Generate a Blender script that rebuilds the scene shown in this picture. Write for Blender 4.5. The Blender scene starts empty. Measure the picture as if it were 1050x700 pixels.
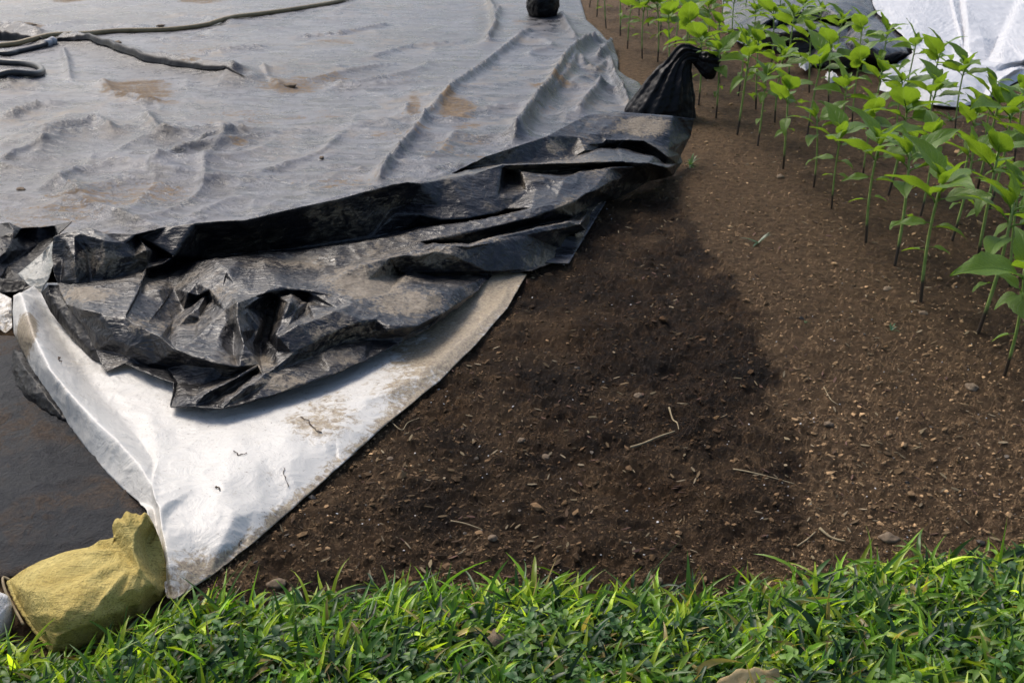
import bpy, bmesh, math, random
import numpy as np
from mathutils import Vector, Matrix, noise as mnoise
from mathutils.geometry import delaunay_2d_cdt

random.seed(7)
rng = np.random.default_rng(11)
SC = bpy.context.scene
COL = SC.collection
R = math.radians

# ------------------------------------------------------------------ camera
H, TH, F = 1.5, R(23.0), 1126.0
CT, ST = math.cos(TH), math.sin(TH)

def P(px, py, z=0.0):
    """world point on the plane of height z seen at this place of the photograph"""
    a = (px - 525) / F
    b = (350 - py) / F
    d = Vector((a, CT + b * ST, -ST + b * CT))
    t = (z - H) / d.z
    return Vector((0, 0, H)) + d * t

def to_px(x, y, z=0.0):
    fw = y * CT - (z - H) * ST
    up = y * ST + (z - H) * CT
    return 525 + F * x / fw, 350 - F * up / fw

cam_d = bpy.data.cameras.new('camera')
cam = bpy.data.objects.new('camera', cam_d)
COL.objects.link(cam)
cam.location = (0, 0, H)
cam.rotation_euler = (R(90) - TH, 0, 0)
cam_d.sensor_width = 36
cam_d.lens = 36 * F / 1050
cam_d.clip_end = 2000
cam_d.clip_start = 0.05
cam_d.dof.use_dof = True
cam_d.dof.focus_distance = 2.9
cam_d.dof.aperture_fstop = 11
SC.camera = cam

# ------------------------------------------------------------------ noise
def _hash(ix, iy, seed):
    h = (ix * 374761393 + iy * 668265263 + seed * 974634777) & 0xFFFFFFFF
    h = ((h ^ (h >> 13)) * 1274126177) & 0xFFFFFFFF
    return ((h ^ (h >> 16)) & 0xFFFF) / 65535.0

def perlin(x, y, seed=0):
    x = np.asarray(x, float); y = np.asarray(y, float)
    ix = np.floor(x).astype(np.int64); iy = np.floor(y).astype(np.int64)
    fx = x - ix; fy = y - iy
    u = fx * fx * fx * (fx * (fx * 6 - 15) + 10)
    v = fy * fy * fy * (fy * (fy * 6 - 15) + 10)
    def g(jx, jy, dx, dy):
        a = _hash(jx, jy, seed) * 2 * np.pi
        return np.cos(a) * dx + np.sin(a) * dy
    n00 = g(ix, iy, fx, fy); n10 = g(ix + 1, iy, fx - 1, fy)
    n01 = g(ix, iy + 1, fx, fy - 1); n11 = g(ix + 1, iy + 1, fx - 1, fy - 1)
    return (n00 * (1 - u) + n10 * u) * (1 - v) + (n01 * (1 - u) + n11 * u) * v

def fbm(x, y, scale, octv=4, seed=0, gain=0.5):
    s = 0; a = 1.0; f = 1.0 / scale
    for k in range(octv):
        s = s + a * perlin(x * f, y * f, seed + k * 17)
        a *= gain; f *= 2.03
    return s

def ridged(x, y, scale, octv=3, seed=0):
    s = 0; a = 1.0; f = 1.0 / scale
    for k in range(octv):
        s = s + a * (1 - np.abs(perlin(x * f, y * f, seed + k * 31)) * 2.2)
        a *= 0.5; f *= 2.1
    return s

def sstep(e0, e1, x):
    t = np.clip((x - e0) / (e1 - e0), 0, 1)
    return t * t * (3 - 2 * t)

def poly_dist(px, py, poly, closed=True):
    """signed distance (inside positive) from arrays to a polygon"""
    px = np.asarray(px, float); py = np.asarray(py, float)
    best = np.full(px.shape, 1e9); inside = np.zeros(px.shape, bool)
    n = len(poly)
    for i in range(n if closed else n - 1):
        x0, y0 = poly[i]; x1, y1 = poly[(i + 1) % n]
        dx, dy = x1 - x0, y1 - y0
        L = dx * dx + dy * dy + 1e-12
        t = np.clip(((px - x0) * dx + (py - y0) * dy) / L, 0, 1)
        best = np.minimum(best, np.hypot(px - x0 - t * dx, py - y0 - t * dy))
        if closed:
            c = ((y0 > py) != (y1 > py)) & (px < dx * (py - y0) / (dy + 1e-12) + x0)
            inside ^= c
    return np.where(inside, best, -best) if closed else best

# ------------------------------------------------------------------ object helpers
def tag(o, label=None, cat=None, group=None, kind=None):
    if label: o['label'] = label
    if cat: o['category'] = cat
    if group: o['group'] = group
    if kind: o['kind'] = kind
    return o

def empty(name, loc=(0, 0, 0), rz=0):
    o = bpy.data.objects.new(name, None)
    COL.objects.link(o)
    o.location = loc; o.rotation_euler.z = rz
    o.empty_display_size = 0.05
    return o

def mesh_obj(name, verts, faces, mat=None, parent=None, smooth=True, cols=None, colname='Col'):
    me = bpy.data.meshes.new(name)
    if isinstance(verts, np.ndarray): verts = verts.tolist()
    if isinstance(faces, np.ndarray): faces = faces.tolist()
    me.from_pydata(verts, [], faces)
    if cols is not None:
        at = me.attributes.new(colname, 'FLOAT_COLOR', 'POINT')
        c = np.ones((len(verts), 4), np.float32); c[:, :3] = cols
        at.data.foreach_set('color', c.ravel())
    if smooth: me.polygons.foreach_set('use_smooth', [True] * len(me.polygons))
    me.update()
    o = bpy.data.objects.new(name, me)
    COL.objects.link(o)
    if mat: me.materials.append(mat)
    if parent:
        o.parent = parent
    return o

def bm_obj(name, bm, mat=None, parent=None, smooth=True):
    me = bpy.data.meshes.new(name)
    bm.to_mesh(me); bm.free()
    if smooth: me.polygons.foreach_set('use_smooth', [True] * len(me.polygons))
    o = bpy.data.objects.new(name, me)
    COL.objects.link(o)
    if mat: me.materials.append(mat)
    if parent: o.parent = parent
    return o

def tube_data(pts, rad, n=8, cap=True, flat=None):
    pts = [Vector(p) for p in pts]
    V, Fc = [], []
    up = Vector((0, 0, 1))
    for i, p in enumerate(pts):
        t = (pts[min(i + 1, len(pts) - 1)] - pts[max(i - 1, 0)])
        t.normalize()
        ref = up if abs(t.dot(up)) < 0.95 else Vector((0, 1, 0))
        s = t.cross(ref).normalized(); q = s.cross(t)
        r = rad[i] if hasattr(rad, '__len__') else rad
        for k in range(n):
            a = 2 * math.pi * k / n
            V.append(p + s * math.cos(a) * r + q * math.sin(a) * r * (flat or 1))
    for i in range(len(pts) - 1):
        for k in range(n):
            k2 = (k + 1) % n
            Fc.append((i * n + k, i * n + k2, (i + 1) * n + k2, (i + 1) * n + k))
    if cap:
        Fc.append(tuple(range(n))[::-1]); b = (len(pts) - 1) * n
        Fc.append(tuple(range(b, b + n)))
    return V, Fc

def smooth_line(pts, per=6):
    pts = [Vector(p) for p in pts]
    out = []
    for i in range(len(pts) - 1):
        p0 = pts[max(i - 1, 0)]; p1 = pts[i]; p2 = pts[i + 1]; p3 = pts[min(i + 2, len(pts) - 1)]
        for k in range(per):
            t = k / per
            out.append(0.5 * ((2 * p1) + (p2 - p0) * t + (2 * p0 - 5 * p1 + 4 * p2 - p3) * t * t
                              + (-p0 + 3 * p1 - 3 * p2 + p3) * t ** 3))
    out.append(pts[-1])
    return out

# ------------------------------------------------------------------ node helpers
class NT:
    def __init__(self, name):
        self.m = bpy.data.materials.new(name)
        self.m.use_nodes = True
        self.t = self.m.node_tree
        self.b = self.t.nodes['Principled BSDF']
        self.out = self.t.nodes['Material Output']
        self.geo = self.n('ShaderNodeTexCoord').outputs['Object']
    def n(self, typ, **kw):
        nd = self.t.nodes.new(typ)
        for k, v in kw.items():
            if k in nd.inputs.keys(): nd.inputs[k].default_value = v
            else: setattr(nd, k, v)
        return nd
    def link(self, a, b): self.t.links.new(a, b)
    def put(self, sock, v):
        if hasattr(v, 'is_output'): self.link(v, sock)
        elif isinstance(v, (tuple, list)): sock.default_value = (*v, 1) if len(v) == 3 and sock.type == 'RGBA' else v
        else: sock.default_value = v
    def map(self, scale=(1, 1, 1), rot=(0, 0, 0), src=None):
        m = self.n('ShaderNodeMapping')
        self.link(src or self.geo, m.inputs['Vector'])
        m.inputs['Scale'].default_value = scale; m.inputs['Rotation'].default_value = rot
        return m.outputs[0]
    def noise(self, scale, detail=6, rough=0.6, dist=0.0, vec=None):
        nd = self.n('ShaderNodeTexNoise', Scale=scale, Detail=detail, Roughness=rough, Distortion=dist)
        self.link(vec or self.geo, nd.inputs['Vector'])
        return nd.outputs['Fac']
    def voro(self, scale, feat='F1', out='Distance', vec=None, rand=1.0):
        nd = self.n('ShaderNodeTexVoronoi', feature=feat)
        nd.inputs['Scale'].default_value = scale
        self.link(vec or self.geo, nd.inputs['Vector'])
        return nd.outputs[out]
    def ramp(self, fac, lo, hi, a=0.0, b=1.0):
        nd = self.n('ShaderNodeMapRange', interpolation_type='SMOOTHSTEP')
        self.link(fac, nd.inputs['Value'])
        for k, v in (('From Min', lo), ('From Max', hi), ('To Min', a), ('To Max', b)):
            nd.inputs[k].default_value = v
        return nd.outputs['Result']
    def math(self, op, a, b=0.0, clamp=False):
        nd = self.n('ShaderNodeMath', operation=op, use_clamp=clamp)
        self.put(nd.inputs[0], a); self.put(nd.inputs[1], b)
        return nd.outputs[0]
    def mix(self, fac, a, b, blend='MIX'):
        nd = self.n('ShaderNodeMix', data_type='RGBA', blend_type=blend)
        self.put(nd.inputs[0], fac); self.put(nd.inputs[6], a); self.put(nd.inputs[7], b)
        return nd.outputs[2]
    def attr(self, name, out='Color'):
        return self.n('ShaderNodeAttribute', attribute_name=name).outputs[out]
    def bump(self, h, strength=0.5, dist=0.01, prev=None):
        nd = self.n('ShaderNodeBump')
        nd.inputs['Strength'].default_value = strength; nd.inputs['Distance'].default_value = dist
        self.link(h, nd.inputs['Height'])
        if prev: self.link(prev, nd.inputs['Normal'])
        return nd.outputs[0]
    def set(self, **kw):
        for k, v in kw.items():
            self.put(self.b.inputs[k.replace('_', ' ')], v)
        return self.m

def m_soil():
    t = NT('soil')
    wet = t.attr('Col')
    sep = t.n('ShaderNodeSeparateColor'); t.link(wet, sep.inputs[0])
    n1 = t.noise(2.2, 6, .6); n2 = t.noise(26, 8, .7); n3 = t.noise(140, 4, .7)
    dry = t.mix(t.ramp(n2, .32, .7), (.125, .074, .036), (.40, .25, .13))
    dry = t.mix(t.ramp(n3, .45, .75), dry, (.42, .29, .17))
    wetc = t.mix(t.ramp(n2, .34, .72), (.021, .0115, .0057), (.100, .054, .0245))
    wetc = t.mix(t.ramp(n3, .5, .8), wetc, (.11, .064, .031))
    red = t.mix(t.ramp(n1, .45, .68), wetc, (.115, .060, .023))
    wetc = t.mix(t.ramp(n1, .42, .62, .15, .8), wetc, red)
    c = t.mix(sep.outputs[0], dry, wetc)
    c = t.mix(t.math('MULTIPLY', sep.outputs[1], t.ramp(n2, .3, .6, .3, .9)), c, (.02, .013, .009))
    rough = t.ramp(n3, .3, .7, .72, .95)
    h = t.math('ADD', t.math('MULTIPLY', n2, .6), t.math('MULTIPLY', t.noise(75, 8, .75), .6))
    bp = t.bump(h, 1.0, .042)
    bp = t.bump(t.noise(300, 5, .75), .9, .006, bp)
    return t.set(Base_Color=c, Roughness=rough, Normal=bp, Specular_IOR_Level=.25)

def m_vcol(name, rough=.85, spec=.3, bumpscale=60, bd=.004, transl=0.0, var=.25):
    t = NT(name)
    c = t.attr('Col')
    n = t.noise(bumpscale, 5, .65)
    c = t.mix(t.ramp(n, .3, .7, 0, var), c, (.01, .008, .005))
    bp = t.bump(n, .6, bd)
    t.set(Base_Color=c, Roughness=rough, Specular_IOR_Level=spec, Normal=bp)
    if transl:
        tr = t.n('ShaderNodeBsdfTranslucent'); t.link(t.mix(1, c, (1.5, 1.6, .7), 'MULTIPLY'), tr.inputs[0])
        mx = t.n('ShaderNodeMixShader'); mx.inputs[0].default_value = transl
        t.link(t.b.outputs[0], mx.inputs[1]); t.link(tr.outputs[0], mx.inputs[2])
        t.link(mx.outputs[0], t.out.inputs[0])
    return t.m

def m_black_fold():
    t = NT('black_plastic_fold')
    v = t.map((1, 1, 1.4))
    n1 = t.noise(3.2, 6, .65, .6, v); n2 = t.noise(24, 7, .7, .8, v); n3 = t.noise(95, 5, .7, 0, v)
    st = t.noise(14, 6, .7, 1.2, t.map((.6, 3.0, 3.0), (0, 0, .3)))
    at = t.attr('Col'); mud = t.n('ShaderNodeSeparateColor'); t.link(at, mud.inputs[0])
    dust = t.math('MULTIPLY', t.ramp(n1, .46, .66), t.ramp(n2, .36, .66))
    dust = t.math('ADD', dust, t.ramp(t.math('ADD', t.math('ADD', t.math('MULTIPLY', n2, .6), t.math('MULTIPLY', n3, .35)), t.math('MULTIPLY', mud.outputs[0], .30)), .60, .74), True)
    dust = t.math('ADD', dust, t.math('MULTIPLY', t.ramp(st, .56, .76), t.ramp(n1, .36, .62)), True)
    sm = t.ramp(t.noise(20, 8, .75, .4, v), .40, .66)
    base = t.mix(sm, (.0060, .0068, .0095), (.024, .023, .025))
    c = t.mix(t.math('MULTIPLY', dust, .68), base, t.mix(t.ramp(n3, .3, .7), (.16, .122, .08), (.34, .28, .20)))
    spk = t.ramp(n3, .66, .74)
    c = t.mix(t.math('MULTIPLY', spk, .35), c, (.25, .19, .13))
    rough = t.math('ADD', t.ramp(n2, .3, .7, .27, .42), t.math('MULTIPLY', dust, .30))
    cr = t.voro(17, 'DISTANCE_TO_EDGE', 'Distance', t.map((1, 1, 1), src=None))
    h = t.math('ADD', t.math('MULTIPLY', t.noise(30, 5, .6, 1.5, v), .55), t.math('MULTIPLY', t.ramp(cr, 0, .12), .25))
    bp = t.bump(h, .32, .006)
    bp = t.bump(t.noise(10, 4, .55, 1.2, t.map((.8, 3.4, 3.4), (0, 0, .25))), .55, .018, bp)
    bp = t.bump(n3, .25, .001, bp)
    return t.set(Base_Color=c, Roughness=rough, Normal=bp, Specular_IOR_Level=.48)

def m_black_flat():
    t = NT('dusty_black_sheet')
    n1 = t.noise(.9, 6, .62, .3); n2 = t.noise(5.5, 8, .68, .5); n3 = t.noise(38, 6, .72)
    st = t.noise(5.0, 7, .68, .8, t.map((.55, 2.0, 1), (0, 0, .22)))
    at = t.attr('Col')
    sep = t.n('ShaderNodeSeparateColor'); t.link(at, sep.inputs[0])
    d = t.math('ADD', t.ramp(n2, .36, .62, .05, .8), t.ramp(st, .40, .60, -.25, .5), True)
    base = t.mix(d, (.014, .015, .019), (.118, .121, .138))
    base = t.mix(t.math('MULTIPLY', sep.outputs[1], t.ramp(n2, .36, .60, 1, .7)), base, (.012, .013, .017))
    base = t.mix(t.ramp(n3, .5, .78, 0, .5), base, (.19, .18, .172))
    base = t.mix(t.math('MULTIPLY', t.ramp(n1, .46, .62), t.ramp(n2, .46, .64, 0, .7)), base, (.20, .155, .105))
    dirt = t.ramp(t.math('ADD', t.math('ADD', t.math('MULTIPLY', st, .55), t.math('MULTIPLY', n3, .45)), t.math('MULTIPLY', sep.outputs[0], .20)), .59, .69)
    dirt = t.math('MULTIPLY', dirt, t.ramp(sep.outputs[0], .02, .3))
    base = t.mix(t.math('MULTIPLY', dirt, .9), base, t.mix(t.ramp(n3, .35, .65), (.085, .055, .032), (.25, .18, .11)))
    base = t.mix(t.math('MULTIPLY', t.ramp(t.noise(60, 6, .8, 1.0), .70, .76), .6), base, (.09, .06, .04))
    rough = t.ramp(n2, .36, .62, .20, .46)
    rough = t.math('ADD', rough, t.math('MULTIPLY', dirt, .3))
    h = t.math('ADD', t.noise(13, 7, .68, 1.2, t.map((.9, 1.3, 1), (0, 0, .3))), t.math('MULTIPLY', n3, .25))
    bp = t.bump(h, .6, .022)
    return t.set(Base_Color=base, Roughness=rough, Normal=bp, Specular_IOR_Level=t.math('SUBTRACT', .40, t.math('MULTIPLY', dirt, .34)))

def m_white(name, dirtamt=1.0, tint=(.61, .59, .545)):
    t = NT(name)
    at = t.attr('Col')
    sep = t.n('ShaderNodeSeparateColor'); t.link(at, sep.inputs[0])
    n1 = t.noise(4, 6, .65, .4); n2 = t.noise(34, 7, .75, .8); n3 = t.noise(110, 5, .7, .5)
    c = t.mix(t.ramp(n1, .35, .7, 0, .5), tint, tuple(q * .86 for q in tint))
    d1 = t.ramp(t.math('ADD', t.math('ADD', t.math('MULTIPLY', n2, .7), t.math('MULTIPLY', n1, .3)), t.math('MULTIPLY', sep.outputs[0], .30)), .61, .73)
    c = t.mix(t.math('MULTIPLY', d1, .85 * dirtamt), c, t.mix(t.ramp(n3, .4, .6), (.14, .09, .045), (.36, .28, .16)))
    d2 = t.math('MULTIPLY', t.ramp(n3, .60, .66), t.ramp(n1, .3, .62, .15, 1))
    c = t.mix(t.math('MULTIPLY', d2, .75 * dirtamt), c, (.10, .07, .05))
    h = t.math('ADD', t.noise(11, 6, .62, 1.0), t.math('MULTIPLY', n2, .15))
    bp = t.bump(h, .35, .02)
    return t.set(Base_Color=c, Roughness=t.ramp(n2, .3, .7, .36, .55), Normal=bp, Specular_IOR_Level=.45)

def m_sack(name, a, b, weave=True):
    t = NT(name)
    n1 = t.noise(9, 6, .65, .5); n2 = t.noise(60, 6, .75)
    w1 = t.noise(26, 3, .6, 0, t.map((1, 12, 12), (0, 0, .55)))
    w2 = t.noise(26, 3, .6, 0, t.map((12, 1, 12), (0, 0, .55)))
    c = t.mix(t.ramp(n1, .3, .7), a, b)
    c = t.mix(t.ramp(w1, .50, .66, 0, .7), c, tuple(x * .40 for x in a))
    c = t.mix(t.ramp(w2, .55, .7, 0, .35), c, tuple(min(1, x * 1.5) for x in b))
    c = t.mix(t.math('MULTIPLY', t.ramp(n2, .62, .72), .7), c, (.13, .095, .04))
    h = t.math('ADD', w1, w2)
    bp = t.bump(h, .8, .005)
    bp = t.bump(t.noise(15, 4, .5, 1.4), .5, .02, bp)
    return t.set(Base_Color=c, Roughness=.72, Normal=bp, Specular_IOR_Level=.3)

def m_bagblack():
    t = NT('black_bag_plastic')
    n = t.noise(9, 6, .65, .6); 
    c = t.mix(t.ramp(n, .4, .75), (.0032, .0034, .0045), (.009, .009, .0105))
    bp = t.bump(t.noise(10, 3, .5, 1.0, t.map((2.0, 2.0, .5))), .35, .02)
    return t.set(Base_Color=c, Roughness=t.ramp(n, .3, .7, .36, .52), Normal=bp, Specular_IOR_Level=.16)

def m_simple(name, c1, c2, scale=30, rough=.6, bd=.004, spec=.4):
    t = NT(name)
    n = t.noise(scale, 6, .65, .3)
    return t.set(Base_Color=t.mix(t.ramp(n, .3, .7), c1, c2), Roughness=rough,
                 Normal=t.bump(n, .6, bd), Specular_IOR_Level=spec)

def m_leaf():
    t = NT('sunflower_leaf')
    uv = t.attr('leafuv', 'Vector')
    sp = t.n('ShaderNodeSeparateXYZ'); t.link(uv, sp.inputs[0])
    s, tt = sp.outputs[0], sp.outputs[1]
    absn = t.math('ABSOLUTE', s)
    mid = t.ramp(absn, .0, .09, 1, 0)
    ph = t.math('SUBTRACT', t.math('MULTIPLY', tt, 5.5), t.math('MULTIPLY', absn, 2.2))
    fr = t.math('ABSOLUTE', t.math('SUBTRACT', t.math('FRACT', ph), .5))
    vein = t.ramp(fr, .0, .10, 1, 0)
    veins = t.math('MAXIMUM', mid, t.math('MULTIPLY', vein, .6))
    n = t.noise(40, 5, .6); oi = t.n('ShaderNodeObjectInfo').outputs['Random']
    g = t.mix(t.ramp(n, .3, .7), (.080, .165, .016), (.150, .250, .026))
    g = t.mix(t.math('MULTIPLY', oi, .5), g, (.125, .235, .028))
    g = t.mix(t.math('MULTIPLY', veins, .4), g, (.16, .29, .075))
    h = t.math('ADD', t.math('MULTIPLY', veins, -.7), t.math('MULTIPLY', n, .5))
    bp = t.bump(h, .55, .006)
    t.set(Base_Color=g, Roughness=.42, Specular_IOR_Level=.5, Normal=bp)
    tr = t.n('ShaderNodeBsdfTranslucent'); t.link(t.mix(1, g, (2.0, 1.75, .85), 'MULTIPLY'), tr.inputs[0])
    mx = t.n('ShaderNodeMixShader'); mx.inputs[0].default_value = .46
    t.link(t.b.outputs[0], mx.inputs[1]); t.link(tr.outputs[0], mx.inputs[2])
    t.link(mx.outputs[0], t.out.inputs[0])
    return t.m

def m_stem():
    t = NT('sunflower_stem')
    sp = t.n('ShaderNodeSeparateXYZ'); t.link(t.geo, sp.inputs[0])
    n = t.noise(30, 4, .6)
    k = t.ramp(t.math('ADD', sp.outputs[2], t.math('MULTIPLY', n, .05)), .085, .125)
    g = t.mix(t.ramp(n, .3, .7), (.17, .26, .05), (.27, .36, .10))
    c = t.mix(k, (.035, .022, .012), g)
    return t.set(Base_Color=c, Roughness=.5)

M = dict(soil=m_soil(), crumb=m_vcol('soil_crumbs', .92, .2), fold=m_black_fold(), flat=m_black_flat(),
         white=m_white('white_sheet_plastic'), white2=m_white('clean_white_plastic', .12, (.55, .55, .565)),
         milky=m_white('milky_plastic', .7, (.20, .205, .185)),
         sack=m_sack('yellow_sack_cloth', (.42, .31, .075), (.56, .45, .15)),
         wsack=m_sack('white_sack_cloth', (.62, .62, .62), (.78, .78, .78)),
         bag=m_bagblack(), leaf=m_leaf(), stem=m_stem(),
         grass=m_vcol('grass_blades', .38, .5, 90, .0008, .42, .12),
         clover=m_vcol('clover_leaves', .5, .4, 90, .0008, .25, .15),
         hose=m_simple('olive_hose', (.17, .125, .060), (.27, .205, .105), 12, .5),
         hose2=m_simple('black_hose', (.018, .018, .020), (.05, .048, .045), 15, .38),
         metal=m_simple('grey_metal', (.25, .25, .26), (.45, .45, .46), 60, .35),
         stone=m_simple('stone', (.11, .078, .052), (.22, .165, .11), 45, .85, .006, .25),
         straw=m_simple('straw', (.20, .15, .085), (.36, .29, .17), 40, .8),
         root=m_simple('root_fibre', (.035, .022, .015), (.09, .06, .04), 60, .85),
         dead=m_simple('dead_leaf', (.42, .28, .12), (.58, .43, .22), 35, .7, .006),
         ground2=None)

# ------------------------------------------------------------------ soil ground
def axis(segs):
    out = [segs[0][0]]
    for a, b, st in segs:
        n = max(1, int(round((b - a) / st)))
        out += list(np.linspace(a, b, n + 1)[1:])
    return np.array(out)

WET = [(220, 640), (300, 540), (400, 440), (470, 370), (520, 300), (560, 265), (610, 215), (660, 196), (690, 196), (705, 225),
       (725, 250), (760, 300), (778, 340), (800, 385), (806, 420), (822, 470), (832, 520), (822, 575), (700, 640)]
ROWS_POLY = [(1300, 560), (1075, 410), (1000, 350), (900, 262), (790, 162), (700, 95), (640, 55), (600, 20), (590, -20), (820, -20), (960, 110), (1300, 250)]
SHEET_L = [(-300, 330), (0, 340), (20, 380), (60, 430), (110, 490), (150, 530), (150, 570), (0, 590), (-300, 640)]

UNDER = [[(-2000, 620), (-2000, -110), (585, -110), (588, -40), (600, 5), (634, 60), (668, 95), (695, 125), (640, 180), (590, 215), (540, 262), (500, 282), (480, 300), (300, 510), (180, 600), (160, 575), (60, 585)],
         [(745, -60), (742, 10), (770, 38), (840, 60), (900, 62), (915, 85), (960, 100), (1000, 98), (1050, 70), (1300, -60)]]

def soil_height(x, y, fine=1.0):
    px, py = to_px(x, np.maximum(y, .3))
    wob = 26 * fbm(x, y, .30, 4, 51) * np.clip(1.6 / np.maximum(y, .5), 0, 1.2) * 1.5
    wet = sstep(-11, 9, poly_dist(px, py, WET) + wob + 16 * fbm(x, y, .07, 3, 87) * np.clip(2.6 / np.maximum(y, .5), 0, 1.2))
    core = np.exp(-((px - 690) / 130) ** 2 - ((py - 350) / 130) ** 2)
    wet = wet * np.clip(.66 + .45 * core + .5 * fbm(x, y, .28, 3, 57), .15, 1)
    z = .020 * fbm(x, y, .55, 3, 3) + .010 * fbm(x, y, .16, 3, 9)
    z = z + wet * (.034 * fbm(x, y, .20, 4, 21) - .008)
    z = z + fine * ((.014 + .010 * wet) * np.abs(fbm(x, y, .085, 4, 33)) + .011 * np.maximum(0, fbm(x, y, .035, 3, 37)) + .0035 * fbm(x, y, .016, 2, 41))
    near = sstep(30, 0, y)
    under = np.maximum.reduce([sstep(4, 16, poly_dist(px, py, q)) for q in UNDER])
    return z * near - .012 - .09 * under, wet, px, py

xs = axis([(-4000, -900, 500), (-900, -120, 30), (-120, 200, 6), (200, 1120, 2.1), (1120, 1500, 12), (1500, 5000, 500)])
ys = axis([(-118, -60, 6), (-60, -10, 3), (-10, 720, 2.0), (720, 950, 8)])
ds = []
for yv in ys:
    ang = TH + math.atan((yv - 350) / F)
    ds.append(H / math.tan(ang))
ds = [900, 300] + ds + [.6, .2, -1, -4, -15, -60]
D = np.array(ds)[:, None]
zc = np.maximum(D * CT + H * ST, 1.2)
A = ((xs - 525) / F)[None, :]
X = A * zc; Y = np.repeat(D, len(xs), 1)
Z, wet, gpx, gpy = soil_height(X, Y)
rows_m = sstep(-25, 10, poly_dist(gpx, gpy, ROWS_POLY))
nz = perlin(X * 5, Y * 5, 77)
wetn = np.clip(wet + .35 * fbm(X, Y, .18, 3, 55) * (wet > .02) * (wet < .98), 0, 1)
wet2 = np.maximum(wetn, rows_m * .38)
dk = np.clip(sstep(.12, .45, fbm(X, Y, .35, 3, 91)) * wetn, 0, 1)
nr, ncol = X.shape
verts = np.stack([X, Y, Z], -1).reshape(-1, 3)
idx = np.arange(nr * ncol).reshape(nr, ncol)
faces = np.stack([idx[1:, :-1], idx[1:, 1:], idx[:-1, 1:], idx[:-1, :-1]], -1).reshape(-1, 4)
cols = np.stack([wet2, dk, 0 * dk], -1).reshape(-1, 3)
soil = mesh_obj('soil_ground', verts, faces, M['soil'], cols=cols)
tag(soil, kind='structure')

def gz(x, y):
    return float(soil_height(np.array([x]), np.array([y]))[0][0])

# ------------------------------------------------------------------ soil crumbs (uncountable)
bm0 = bmesh.new(); bmesh.ops.create_icosphere(bm0, subdivisions=1, radius=1)
ICO_V = np.array([v.co[:] for v in bm0.verts]); ICO_F = np.array([[v.index for v in f.verts] for f in bm0.faces]); bm0.free()
SOIL_VIS = [(150, 640), (560, 240), (700, 120), (600, -5), (830, -5), (1000, 100), (1300, 130), (1300, 640)]

def lumps(name, n, sizefn, colfn, label, cat, dens=None, emb=.35, seed=1, mat='crumb'):
    g = np.random.default_rng(seed)
    px = g.uniform(150, 1120, n * 3); py = 700 - (g.random(n * 3) ** .85) * 705
    keep = poly_dist(px, py, SOIL_VIS) > 0
    if dens is not None: keep &= g.random(n * 3) < dens(px, py)
    px, py = px[keep][:n], py[keep][:n]
    ang = TH + np.arctan((py - 350) / F); y = H / np.tan(ang); x = (px - 525) / F * (y * CT + H * ST)
    z, wet, _, _ = soil_height(x, y)
    m = len(px); s = sizefn(g, m, y)
    ax = np.stack([g.uniform(.7, 1.35, m), g.uniform(.6, 1.1, m), g.uniform(.4, .8, m)], -1)
    v = ICO_V[None] * (1 + .28 * g.normal(size=(m, len(ICO_V), 1))) * ax[:, None] * s[:, None, None]
    a = g.uniform(0, 6.28, m); ca, sa = np.cos(a)[:, None], np.sin(a)[:, None]
    vx = v[..., 0] * ca - v[..., 1] * sa; vy = v[..., 0] * sa + v[..., 1] * ca
    tl = g.normal(0, .3, m)[:, None]
    vz = v[..., 2] + vx * tl
    V = np.stack([vx + x[:, None], vy + y[:, None], vz + (z + s * emb * .6)[:, None]], -1).reshape(-1, 3)
    Fc = (ICO_F[None] + (np.arange(m) * len(ICO_V))[:, None, None]).reshape(-1, 3)
    c = np.repeat(colfn(g, m, wet), len(ICO_V), 0)
    o = mesh_obj(name, V, Fc, M[mat], cols=c, smooth=False)
    return tag(o, label, cat, kind='stuff')

def crumb_size(g, m, y):
    return np.clip(g.lognormal(-6.35, .6, m), .0012, .014) * (1 + .07 * y)
def crumb_col(g, m, wet):
    dry = np.array([.28, .18, .094]); w = np.array([.062, .034, .016])
    c = dry * (1 - wet[:, None]) + w * wet[:, None]
    c = c * g.lognormal(-.1, .42, m)[:, None]
    och = g.random(m) < .05
    c[och] = np.array([.13, .078, .036]) * g.uniform(.6, 1.2, och.sum())[:, None]
    gr = g.random(m) < .03
    c[gr] = np.array([.13, .11, .09]) * g.uniform(.6, 1.3, gr.sum())[:, None]
    return c
lumps('soil_crumbs', 26000, crumb_size, crumb_col, 'loose brown crumbs and clods strewn over the bare soil', 'soil crumbs', seed=5)
lumps('perlite_grains', 600, lambda g, m, y: g.uniform(.0012, .0028, m) * (1 + .1 * y),
      lambda g, m, w: np.array([.75, .73, .70]) * g.uniform(.5, 1, m)[:, None],
      'tiny white grains scattered over the bare brown soil', 'perlite grains', seed=8, emb=.9,
      dens=lambda px, py: .08 + .92 * sstep(.05, .35, perlin(px / 60, py / 45, 4)))

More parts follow.
